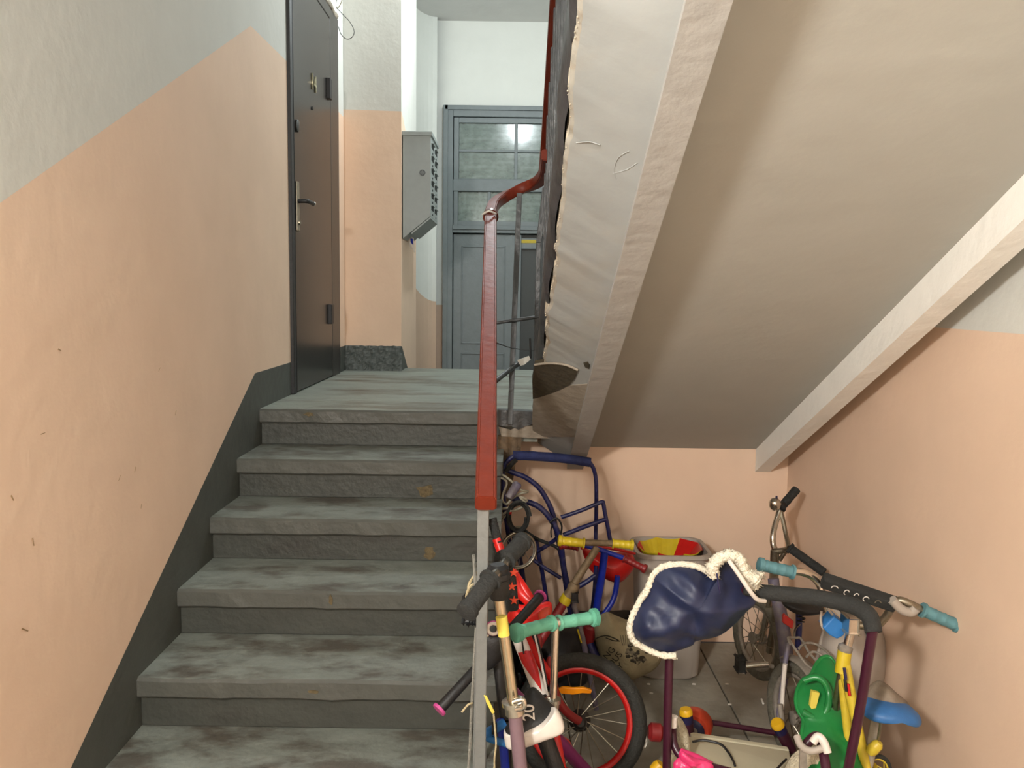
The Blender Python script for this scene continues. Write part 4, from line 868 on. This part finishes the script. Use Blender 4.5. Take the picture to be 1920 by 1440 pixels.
T('chain_stay', [(1475, 1265, 2.72), (1468, 1300, 2.66), (1465, 1345, 2.6)], .008, 'violet', gk, sm=False)
pillow('saddle', [(1466, 1130), (1482, 1126), (1510, 1128), (1545, 1134), (1548, 1142), (1530, 1148), (1500, 1150), (1480, 1144)], 2.62, .05, 'black', gk, .9)
T('saddle_spring', [P(1502+7*math.cos(a), 1152+a*1.2, 2.64+.01*math.sin(a)) for a in [i*.7 for i in range(18)]], .003, 'black', gk, n=6)
T('seat_post', [(1498, 1148, 2.64), (1498, 1175, 2.65), (1496, 1215, 2.67)], .0105, 'indigo', gk, sm=False)
prism('rear_reflector', [P(x, y, 2.56) for x, y in [(1468, 1156), (1472, 1152), (1489, 1166), (1486, 1180), (1468, 1168)]], (0, .015, 0), 'redlens', gk, bevel=.002)
T('carrier_rack', [(1482, 1208, 2.55), (1478, 1196, 2.58), (1492, 1196, 2.6), (1502, 1198, 2.6), (1518, 1225, 2.52), (1538, 1248, 2.46), (1530, 1256, 2.45), (1512, 1246, 2.48), (1492, 1218, 2.54), (1478, 1197, 2.58)], .0042, 'greydust', gk, n=8)
T('carrier_rack', [(1498, 1216, 2.54), (1510, 1206, 2.57), (1530, 1208, 2.58), (1550, 1222, 2.54), (1562, 1240, 2.5)], .004, 'greydust', gk, n=8); T('carrier_rack', [(1512, 1232, 2.5), (1525, 1222, 2.52), (1545, 1232, 2.5), (1556, 1250, 2.48)], .004, 'greydust', gk, n=8)
T('spring_clip', [(1489, 1196, 2.6), (1491, 1180, 2.62), (1500, 1170, 2.64)], .0035, 'dullchrome', gk, n=6)

# ---- yellow bicycle with teal grips and padded bar
yk = thing('yellow_bicycle', 'yellow framed child bicycle with teal grips, padded crossbar and blue saddle', 'bicycle', P(1600, 1440, 2.1))
grip((1421, 1058, 2.340), (1488, 1073, 2.339), .0165, 'teal', yk, ribs=3, bulb=1.25); grip((1803, 1176, 2.241), (1728, 1143, 2.248), .0165, 'teal', yk, ribs=3, bulb=1.25)
T('handlebar', [(1484, 1071, 2.336), (1505, 1073, 2.339), (1525, 1082, 2.340), (1538, 1098, 2.338), (1543, 1120, 2.331), (1552, 1142, 2.326), (1566, 1158, 2.324), (1580, 1166, 2.312)], .0112, 'chrome', yk)
T('handlebar', [(1732, 1146, 2.250), (1705, 1132, 2.254), (1685, 1126, 2.263), (1672, 1140, 2.265), (1658, 1160, 2.277), (1640, 1174, 2.287), (1610, 1172, 2.299)], .0112, 'dullchrome', yk)
T('clear_cover', [(1672, 1124, 2.245), (1690, 1142, 2.246), (1708, 1148, 2.246), (1718, 1140, 2.242)], .013, 'bin', yk)
pa, pb_ = P(1541, 1087, 2.309), P(1680, 1134, 2.260); ax = (pb_-pa).normalized(); up_ = Vector((0, -.45, 1)); up_ = (up_-ax*up_.dot(ax)).normalized(); sd = ax.cross(up_)
h_ = .0175; prism('bar_pad', [pa+up_*h_*y+sd*h_*x for x, y in ((-1, -1), (1, -1), (1, 1), (-1, 1))], (pb_-pa), 'foamblk', yk, bevel=.005)
# pale print on the lower face of the pad
for i, (x0_, wv) in enumerate([(.18, 1.3), (.34, .9), (.47, .8), (.60, 1.0), (.76, 1.1)]):
    c0 = pa+(pb_-pa)*x0_; side_ = -up_*.0; fdir = (sd if sd.y < 0 else -sd)
    cpt = c0+fdir*(h_+.0012); T('pad_print', [cpt+ax*(.007*wv*math.cos(a))+up_*(.009*math.sin(a)) for a in [.6+j*.55 for j in range(6+(i*2) % 4)]], .0014, 'printgrey' if i == 4 else 'whitep', yk, n=5)
T('stem', [(1602, 1168, 2.17), (1594, 1190, 2.17), (1588, 1215, 2.17)], .0115, 'chrome', yk, sm=False)
box('stem_clamp', P(1576, 1176, 2.2), P(1612, 1160, 2.15), 'chrome', yk, bevel=.005)
lathe('headset', (1587, 1208, 2.17), (1583, 1222, 2.17), [(0, .012), (.3, .019), (.8, .019), (1, .016)], 'greydust', yk)
T('head_tube', [(1584, 1220, 2.17), (1578, 1262, 2.16)], .018, 'yellow', yk, sm=False)
T('frame_tube', [(1580, 1235, 2.17), (1592, 1290, 2.14), (1604, 1345, 2.12), (1618, 1410, 2.1), (1632, 1480, 2.08)], [.018, .0145, .013, .013, .013], 'yellowframe', yk)
T('frame_tube', [(1576, 1240, 2.17), (1585, 1330, 2.15), (1595, 1420, 2.13), (1600, 1480, 2.12)], .0115, 'yellowframe', yk)
for i, (x, y) in enumerate([(1583, 1262), (1590, 1292), (1584, 1284)]): T('frame_decal', [(x, y-10, 2.135-.012), (x+3, y+12, 2.13-.012)], .004, ['navyplastic', 'red', 'black'][i], yk, sm=False)
pillow('saddle', [(1616, 1338), (1618, 1324), (1640, 1316), (1670, 1314), (1700, 1322), (1718, 1334), (1722, 1346), (1714, 1352), (1690, 1340), (1660, 1338), (1632, 1342)], 2.08, .06, 'saddleblue', yk, 1, pw=.4)
pillow('saddle_top', [(1622, 1320), (1632, 1296), (1650, 1282), (1664, 1284), (1682, 1300), (1702, 1318), (1690, 1324), (1650, 1322)], 2.12, .05, 'saddledust', yk, 1)
T('saddle_rail', [(1640, 1340, 2.07), (1655, 1350, 2.07), (1672, 1346, 2.07), (1684, 1340, 2.07)], .004, 'dullchrome', yk, n=6)
T('seat_post', [(1645, 1342, 2.1), (1640, 1370, 2.1), (1630, 1420, 2.1), (1622, 1460, 2.1)], .0135, 'greyplaster', yk, sm=False); T('seat_stay', [(1654, 1342, 2.06), (1650, 1365, 2.07), (1645, 1400, 2.08)], .004, 'dullchrome', yk, sm=False)
lathe('seat_clamp', (1650, 1392, 2.07), (1630, 1412, 2.08), [(0, .008), (.2, .014), (.7, .015), (1, .010)], 'yellowframe', yk)
wheel(yk, P(1642, 1450, 2.1), (.3, -1, .1), .05, .006, 'foamblk', 'yellowframe', 'yellowframe', 8, 'yellowframe')
wheel(yk, Vector((1.03, 1.75, .155)), (1, .1, 0), .15, .018, 'dusttyre', 'greydust', 'greydust', 14); wheel(yk, Vector((.88, 2.3, .15)), (1, -.3, 0), .145, .016, 'dusttyre', 'greydust', 'greydust', 14)
T('chain_stay', [P(1622, 1455, 2.1), Vector((1.0, 1.9, .2)), Vector((1.03, 1.75, .155))], .010, 'yellowframe', yk); T('fork', [P(1578, 1262, 2.16), Vector((.89, 2.25, .3)), Vector((.88, 2.3, .15))], .011, 'dullchrome', yk)
bp_ = thing('blue_plate', 'bright blue plastic box hanging from the teal grip bicycle handlebar', 'box', P(1565, 1180, 2.2))
prism('plate_body', [P(x, y, 2.19) for x, y in [(1543, 1178), (1564, 1155), (1584, 1172), (1583, 1192), (1570, 1199), (1556, 1192)]], (0, .04, .006), 'blueplate', bp_, bevel=.004)
T('hanger', [(1540, 1146, 2.2), (1539, 1165, 2.2), (1544, 1178, 2.2), (1555, 1168, 2.2), (1562, 1156, 2.2), (1552, 1142, 2.2)], .0035, 'bin', bp_, n=6)

# ---- black kick scooter in front of the railing post
ks = thing('black_grip_scooter', 'kick scooter with big black foam grips and a yellow sticker leaning by the railing post', 'scooter', P(968, 1440, 1.8))
grip((873, 1150, 1.66), (921, 1085, 1.74), .0195, 'foamblk', ks, ribs=0, bulb=1.15); grip((981, 1014, 2.0), (946, 1052, 1.9), .0205, 'foamblk', ks, ribs=0, bulb=1.15)
T('handlebar', [(916, 1092, 1.73), (935, 1072, 1.82), (952, 1046, 1.92)], .0125, 'chrome', ks, sm=False)
lathe('bar_clamp', (936, 1122, 1.82), (933, 1058, 1.82), [(0, .019), (.1, .022), (.55, .023), (.6, .028), (.75, .027), (.78, .024), (.9, .025), (1, .016)], 'black', ks)
st4 = T('stem', [(935, 1118, 1.82), (944, 1180, 1.815), (954, 1255, 1.81), (964, 1328, 1.80)], .0125, 'goldsteel', ks, sm=False)
T('stem_sticker', [(940, 1156, 1.803), (945, 1192, 1.80)], .0130, 'sticker', st4, sm=False)
lathe('quick_clamp', (962, 1312, 1.8), (966, 1338, 1.8), [(0, .016), (.05, .026), (.35, .026), (.4, .021), (1, .022)], 'chrome', ks); T('clamp_lever', [(962, 1316, 1.77), (980, 1312, 1.77), (982, 1326, 1.77), (968, 1330, 1.775)], .006, 'chrome', ks)
T('lower_tube', [(965, 1332, 1.8), (972, 1400, 1.79), (978, 1460, 1.785), (990, 1640, 1.76)], .0155, 'mauve', ks, sm=False)
b0 = P(990, 1640, 1.76); T('fork', [b0, Vector((b0.x+.01, b0.y-.02, .06))], .016, 'mauve', ks, sm=False)
wheel(ks, Vector((b0.x+.01, b0.y-.03, .06)), (1, .1, 0), .06, .012, 'black', 'mauve', 'black', 0); box('deck', (b0.x-.04, b0.y-.5, .055), (b0.x+.06, b0.y-.08, .075), 'black', ks, bevel=.006); wheel(ks, Vector((b0.x+.01, b0.y-.53, .05)), (1, 0, 0), .05, .012, 'black', 'mauve', 'black', 0)
hk = thing('rope_loop', 'beige rope loop and black buckle on the railing post behind scooter grip', 'rope', P(885, 1100, 1.9))
T('rope', [(898, 1075, 1.87), (885, 1085, 1.87), (878, 1100, 1.86), (882, 1116, 1.86), (892, 1122, 1.86), (898, 1110, 1.86), (890, 1095, 1.86), (878, 1105, 1.85), (873, 1125, 1.85)], .0028, 'rope', hk, n=6)
T('rope', [(896, 1072, 1.86), (882, 1090, 1.86), (880, 1112, 1.86), (884, 1128, 1.86)], .0028, 'rope', hk, n=6)
box('buckle', P(871, 1158, 1.86), P(886, 1128, 1.83), 'black', hk, bevel=.006); box('buckle_tab', P(880, 1164, 1.85), P(892, 1140, 1.83), 'black', hk, bevel=.006)
gr = thing('tie_strings', 'grey and yellow strings tied round the railing post and hanging down', 'string', P(890, 1350, 1.84))
T('string', [(888, 1040, 1.85), (893, 1150, 1.85), (889, 1240, 1.85), (884, 1330, 1.85), (881, 1400, 1.85), (877, 1460, 1.85)], .0036, 'greyrope', gr, n=6)
T('string', [(906, 1160, 1.84), (907, 1300, 1.84), (904, 1400, 1.84), (900, 1460, 1.84)], .0032, 'greyrope', gr, n=6)
T('string', [(906, 1296, 1.83), (914, 1315, 1.83), (924, 1333, 1.83), (927, 1355, 1.83), (930, 1395, 1.83), (927, 1425, 1.83), (928, 1460, 1.83)], .0022, 'rope', gr, n=6); T('string', [(908, 1302, 1.825), (918, 1322, 1.825), (925, 1336, 1.825)], .004, 'sticker', gr, n=6)
T('string', [(866, 1335, 1.83), (877, 1322, 1.83), (886, 1318, 1.84)], .0024, 'rope', gr, n=6)

# ---- scooter with mint grips
ms_ = thing('mint_grip_scooter', 'kick scooter with mint green ribbed grips and chrome stem', 'scooter', P(1040, 1440, 2.05))
grip((964, 1188, 2.02), (1036, 1168, 2.1), .0165, 'mint', ms_, ribs=2, bulb=1.35); grip((1119, 1157, 2.16), (1046, 1168, 2.11), .0160, 'mint', ms_, ribs=2, bulb=1.32)
lathe('bar_tee', (1034, 1169, 2.1), (1050, 1167, 2.11), [(0, .0145), (1, .0145)], 'chrome', ms_)
for (e, f2) in [((964, 1188, 2.02), (1036, 1168, 2.1)), ((1119, 1157, 2.16), (1046, 1168, 2.11))]:
    a, b_3 = P(*e), P(*f2)
    for i in range(5): t = .015+.022*i; lathe('grip_rib', a+(b_3-a)*t, a+(b_3-a)*(t+.012), [(0, .0235), (1, .0235)], 'mint', ms_)
T('stem', [(1042, 1172, 2.1), (1040, 1240, 2.09), (1037, 1318, 2.07)], .0095, 'chrome', ms_, sm=False)
lathe('quick_clamp', (1037, 1308, 2.07), (1037, 1326, 2.07), [(0, .012), (.1, .020), (.5, .020), (.6, .016), (1, .016)], 'chrome', ms_); T('clamp_lever', [(1028, 1308, 2.04), (1026, 1316, 2.04), (1034, 1322, 2.04)], .005, 'chrome', ms_)
T('lower_tube', [(1037, 1320, 2.07), (1037, 1400, 2.05), (1037, 1500, 2.03), (1037, 1700, 2.0)], .0145, 'mauve', ms_, sm=False)
b1 = P(1037, 1700, 2.0); wheel(ms_, Vector((b1.x, b1.y, .06)), (1, .1, 0), .06, .012, 'black', 'mint', 'black', 0); T('fork', [b1, Vector((b1.x, b1.y, .06))], .014, 'mauve', ms_, sm=False)
box('deck', (b1.x-.045, b1.y-.55, .055), (b1.x+.045, b1.y-.08, .075), 'mauve', ms_, bevel=.006); wheel(ms_, Vector((b1.x, b1.y-.58, .05)), (1, 0, 0), .05, .012, 'black', 'mint', 'black', 0)

# ---- magenta bicycle: black grips with pink ends
mk = thing('magenta_bicycle', 'child bicycle with magenta frame and long black grips with pink ends', 'bicycle', P(960, 1440, 1.9))
for e, f2 in [((824, 1330, 1.92), (906, 1240, 2.0)), ((1013, 1118, 2.22), (960, 1178, 2.1))]:
    a, b_3 = P(*e), P(*f2); gp = lathe('grip', a, b_3, [(0, .0125), (.03, .0135), (.5, .0125), (.97, .0125), (1, .010)], 'black', mk); d = (b_3-a).normalized(); lathe('grip_end', a-d*.004, a+d*.003, [(0, .018), (1, .018)], 'pinkcap', gp)
T('handlebar', [(906, 1240, 2.0), (930, 1212, 2.05), (960, 1178, 2.1)], .011, 'black', mk, sm=False)
T('bar_ring', [P(925+11*math.cos(a), 1178+11*math.sin(a), 1.98) for a in [2*math.pi*i/14 for i in range(15)]], .0045, 'pinkcap', mk)
T('bar_ring', [P(925+10*math.cos(a), 1179+10*math.sin(a), 1.973) for a in [2*math.pi*i/14 for i in range(15)]], .004, 'whitep', mk)
pillow('number_plate', [(905, 1196), (925, 1190), (950, 1194), (952, 1215), (938, 1240), (918, 1256), (905, 1250)], 2.0, .012, 'black', mk)
ball('bolt', (914, 1192, 1.97), .004, 'chrome', mk)
T('head_tube', [(932, 1225, 2.05), (940, 1290, 2.03), (948, 1350, 2.0)], .014, 'black', mk, sm=False)
T('down_tube', [(942, 1280, 2.06), (990, 1330, 2.1), (1040, 1382, 2.15), (1100, 1448, 2.22)], .0185, 'magenta', mk, sm=False)
T('seat_tube', [P(1100, 1448, 2.22), Vector((.30, 2.02, .15))], .017, 'magenta', mk, sm=False)
T('fork', [(948, 1350, 2.0), P(950, 1500, 1.98)], .013, 'black', mk, sm=False)
fw = P(950, 1500, 1.98); wheel(mk, Vector((fw.x+.03, 1.98, .15)), (.3, 1, 0), .15, .02, 'tyre', 'magenta', 'black', 14); T('fork_blade', [fw, Vector((fw.x+.03, 1.93, .15))], .008, 'black', mk, sm=False)
wheel(mk, Vector((.32, 2.0, .15)), (.9, .45, 0), .13, .018, 'tyre', 'magenta', 'black', 14)

# ---- red and white bicycle: saddle to the viewer, star pad, front wheel turned across
rk = thing('red_white_bicycle', 'red and white child bicycle with black 20 saddle and wide black tyre', 'bicycle', P(1010, 1440, 2.0))
wheel(rk, (1088, 1352, 2.52), (-.12, -1, .30), .205, .024, 'tyre', 'red', 'black', 20)
whc = P(1088, 1352, 2.52)
lathe('hub_shell', whc+Vector((.0, .03, -.01)), whc+Vector((-.004, -.05, .02)), [(0, .03), (.3, .034), (.7, .02), (1, .012)], 'black', rk)
prism('wheel_reflector', [P(x, y, 2.46) for x, y in [(1046, 1293), (1056, 1289), (1075, 1291), (1095, 1290), (1110, 1295), (1108, 1301), (1092, 1300), (1075, 1303), (1052, 1301)]], (0, .012, 0), 'amber', rk, bevel=.002)
T('fork', [(1035, 1270, 2.45), (1045, 1310, 2.44), (1064, 1336, 2.44), (1086, 1352, 2.45)], .013, 'darkred', rk)
T('fork', [(985, 1190, 2.42), (1005, 1230, 2.44), (1035, 1270, 2.45)], .015, 'red', rk)
T('brake_arm', [(1048, 1385, 2.3), (1062, 1392, 2.3), (1070, 1410, 2.3)], .010, 'red', rk)
# frame tube: white with red arrow
fa, fb = P(970, 1190, 2.36), P(1022, 1320, 2.12)
T('top_tube', [fa, fb], .0195, 'whitep', rk, sm=False, n=20)
axx = (fb-fa).normalized(); sdx = axx.cross(Vector((0, -.55, .8))).normalized(); nrx = sdx.cross(axx); nrx = nrx if nrx.y < 0 else -nrx
def ontube(t, s_3): return fa+(fb-fa)*t+nrx*.0202*math.cos(s_3)+sdx*.0202*math.sin(s_3)
bm = bmesh.new(); rows = []
for i in range(13):
    t = .28+.62*i/12; wv = 1.25 if t < .42 else 1.25*(1-(t-.42)/.48)
    cut = .10*1.0
    rows.append([bm.verts.new(ontube(t+(cut*(1-abs(j)/3) if i == 0 else 0), wv*j/3)) for j in range(-3, 4)])
for A, B in zip(rows, rows[1:]):
    for j in range(6): bm.faces.new((A[j], A[j+1], B[j+1], B[j]))
me = bpy.data.meshes.new('red_arrow'); bm.to_mesh(me); bm.free(); o = link('red_arrow', me, 'red', rk); md = o.modifiers.new('t', 'SOLIDIFY'); md.thickness = .001
T('cable', [(978, 1195, 2.3), (985, 1240, 2.25), (1000, 1290, 2.18), (1004, 1320, 2.12)], .0025, 'black', rk, n=6); T('cable', [(1000, 1180, 2.34), (1012, 1230, 2.25), (1022, 1280, 2.16), (1031, 1330, 2.05)], .003, 'whitep', rk, n=6); T('cable', [(1003, 1180, 2.34), (1016, 1230, 2.25), (1026, 1285, 2.16)], .0025, 'black', rk, n=6)
lathe('seat_clamp', (1012, 1305, 2.1), (1022, 1338, 2.08), [(0, .016), (.3, .024), (.7, .024), (1, .018)], 'black', rk)
T('seat_post', [(1006, 1340, 2.0), (1024, 1390, 1.98), (1046, 1450, 1.97), (1060, 1490, 1.97)], .0215, 'black', rk, sm=False)
T('frame_lower', [P(1022, 1320, 2.12), P(1040, 1380, 2.05), P(1060, 1490, 1.97), Vector((.17, 1.9, .2))], .014, 'red', rk)
wheel(rk, Vector((.17, 1.72, .2)), (1, -.25, 0), .2, .024, 'tyre', 'red', 'black', 20)
pillow('red_fairing', [(950, 1160), (962, 1140), (985, 1148), (1010, 1132), (1034, 1130), (1030, 1160), (1000, 1180), (970, 1180)], 2.4, .03, 'redbright', rk)
pillow('orange_fairing', [(1008, 1152), (1030, 1138), (1032, 1165), (1024, 1182)], 2.34, .02, 'orangered', rk)
T('handlebar', [(931, 1010, 2.5), (938, 1030, 2.49), (950, 1058, 2.47), (968, 1082, 2.46), (985, 1108, 2.44), (1000, 1132, 2.42)], .0135, 'redbright', rk)
grip((922, 972, 2.52), (935, 1018, 2.5), .0135, 'foamblk', rk, ribs=2, bulb=1.1)
T('bar_post', [(960, 1080, 2.45), (975, 1110, 2.44), (1003, 1135, 2.42)], .017, 'redbright', rk)
T('handlebar', [(960, 1140, 2.42), (985, 1142, 2.42), (1000, 1135, 2.42)], .013, 'redbright', rk)
T('star_pad', [(952, 1058, 2.2), (957, 1100, 2.2), (960, 1142, 2.2)], .018, 'foamblk', rk, sm=False)
for (x, y) in [(963, 1074), (960, 1100), (964, 1126)]:
    c0 = P(x, y, 2.179); pts = [c0+Vector((math.cos(math.pi/2+i*math.pi/5), 0, math.sin(math.pi/2+i*math.pi/5)))*(.013 if i % 2 == 0 else .005) for i in range(10)]
    prism('star', pts, (0, .004, 0), 'orangered', rk)
for (x, y, r_) in [(990, 1205, .02), (1010, 1245, .017)]: ball('front_clip', (x+20, y, 2.45), r_, 'darkred', rk, sq=(.6, .6, 1.4))
# saddle: a moulded shell, black above, white bumper facing the viewer
sd_o = [(1000, 1291), (1010, 1297), (1022, 1310), (1036, 1324), (1046, 1336), (1048, 1350), (1030, 1362), (1000, 1374), (975, 1384), (955, 1388), (944, 1378), (948, 1366), (962, 1350), (975, 1335), (982, 1312), (988, 1297)]
pillow('saddle_top', sd_o, lambda x, y: 1.93-.0006*(y-1290), .035, 'black', rk, 1.2, pw=.45)
sbm = pillow('saddle_bumper', [(945, 1372), (960, 1372), (985, 1362), (1010, 1354), (1030, 1342), (1040, 1331), (1048, 1336), (1056, 1352), (1058, 1366), (1050, 1374), (1020, 1385), (990, 1396), (965, 1403), (950, 1400), (946, 1388)], 1.875, .028, 'whitep', rk, 1.5, pw=.35)
sx = P(988, 1322, 1.85)-P(990, 1352, 1.85); sy = P(975, 1335, 1.85)-P(1004, 1340, 1.85)
text('saddle_number', '20', P(992, 1336, 1.853), sx, sy, .040, 'whitep', rk, ext=.0012)

# ---- blue tube frame low behind the post
bf = thing('blue_scooter', 'blue tubes of a small scooter low beside the stairs behind the strings', 'scooter', P(930, 1400, 1.95))
T('tube', [(905, 1378, 1.92), (922, 1370, 1.93), (945, 1356, 1.95)], .0115, 'blueplate', bf, sm=False); T('tube', [(905, 1380, 1.92), (925, 1387, 1.93), (955, 1396, 1.95)], .009, 'blueplate', bf, sm=False)
T('post', [(938, 1350, 1.98), (944, 1400, 1.98), (950, 1470, 1.98), P(960, 1700, 1.98)], .011, 'blue', bf, sm=False); lathe('tube_clamp', (922, 1366, 1.92), (932, 1366, 1.92), [(0, .014), (1, .014)], 'black', bf)
wheel(bf, Vector((.02, 2.03, .06)), (1, .1, 0), .06, .012, 'black', 'blue', 'black', 0)

# ---- white plastic wrap by the green slide, debris on the floor
pw_ = thing('plastic_wrap', 'clear crumpled plastic sheet hanging over the sled armrest beside green slide', 'plastic', P(1510, 1420, 2.0))
T('plastic_fold', [(1494, 1380, 2.02), (1502, 1398, 2.0), (1520, 1408, 1.98), (1545, 1402, 1.97)], .009, 'bin', pw_)
prism('plastic_sheet', [P(x, y, 1.99) for x, y in [(1500, 1404), (1512, 1402), (1514, 1440), (1512, 1470), (1499, 1470)]], (0, .006, 0), 'greydust', pw_)
for i, (x, y, Yf) in enumerate([(1301, 1283, 0), (1221, 1300, 0), (1363, 1283, 0), (1368, 1321, 0), (1431, 1321, 0), (1216, 1283, 0), (1395, 1262, 0), (1300, 1335, 0)]):
    p0 = None; d = P(x, y, 1)-Vector((0, 0, CZ)); p0 = d*(-CZ/d.z)+Vector((0, 0, CZ))
    lab = ['white paper scrap on the floor in front of grey bin', 'small white scrap on the floor beside the beige bag', 'flat white crumb on floor right of the grey bin', 'white crumb on the floor in the middle of the open slab', 'white cigarette end on the floor left of dusty bicycle wheel', 'pale crumb on floor just under the beige bag', 'pale crumb on the floor near the dusty bicycle pedal', 'pale crumb on floor behind the orange sled wheel'][i]
    if i == 4: lathe('cigarette_end', p0+Vector((0, 0, .004)), p0+Vector((.004, .035, .004)), [(0, .004), (1, .004)], 'debris', None, label=lab, cat='litter', group='litter on the floor')
    else: prism('paper_scrap', [p0+Vector((-.007, -.004, 0)), p0+Vector((.005, -.006, 0)), p0+Vector((.008, .002, .0)), p0+Vector((.001, .006, 0)), p0+Vector((-.006, .004, 0))], (0, 0, .002), 'debris', None, label=lab, cat='litter', group='litter on the floor')
wp = P(1208, 1385, 2.55)
o = pillow('paper_tissue', [(1204, 1376), (1212, 1380), (1214, 1392), (1208, 1402), (1200, 1396), (1202, 1384)], 2.5, .012, 'debris', None, wr=.01, wf=60, seed=3); props(o, 'crumpled white tissue on the floor beside the big black tyre', 'litter', 'litter on the floor')
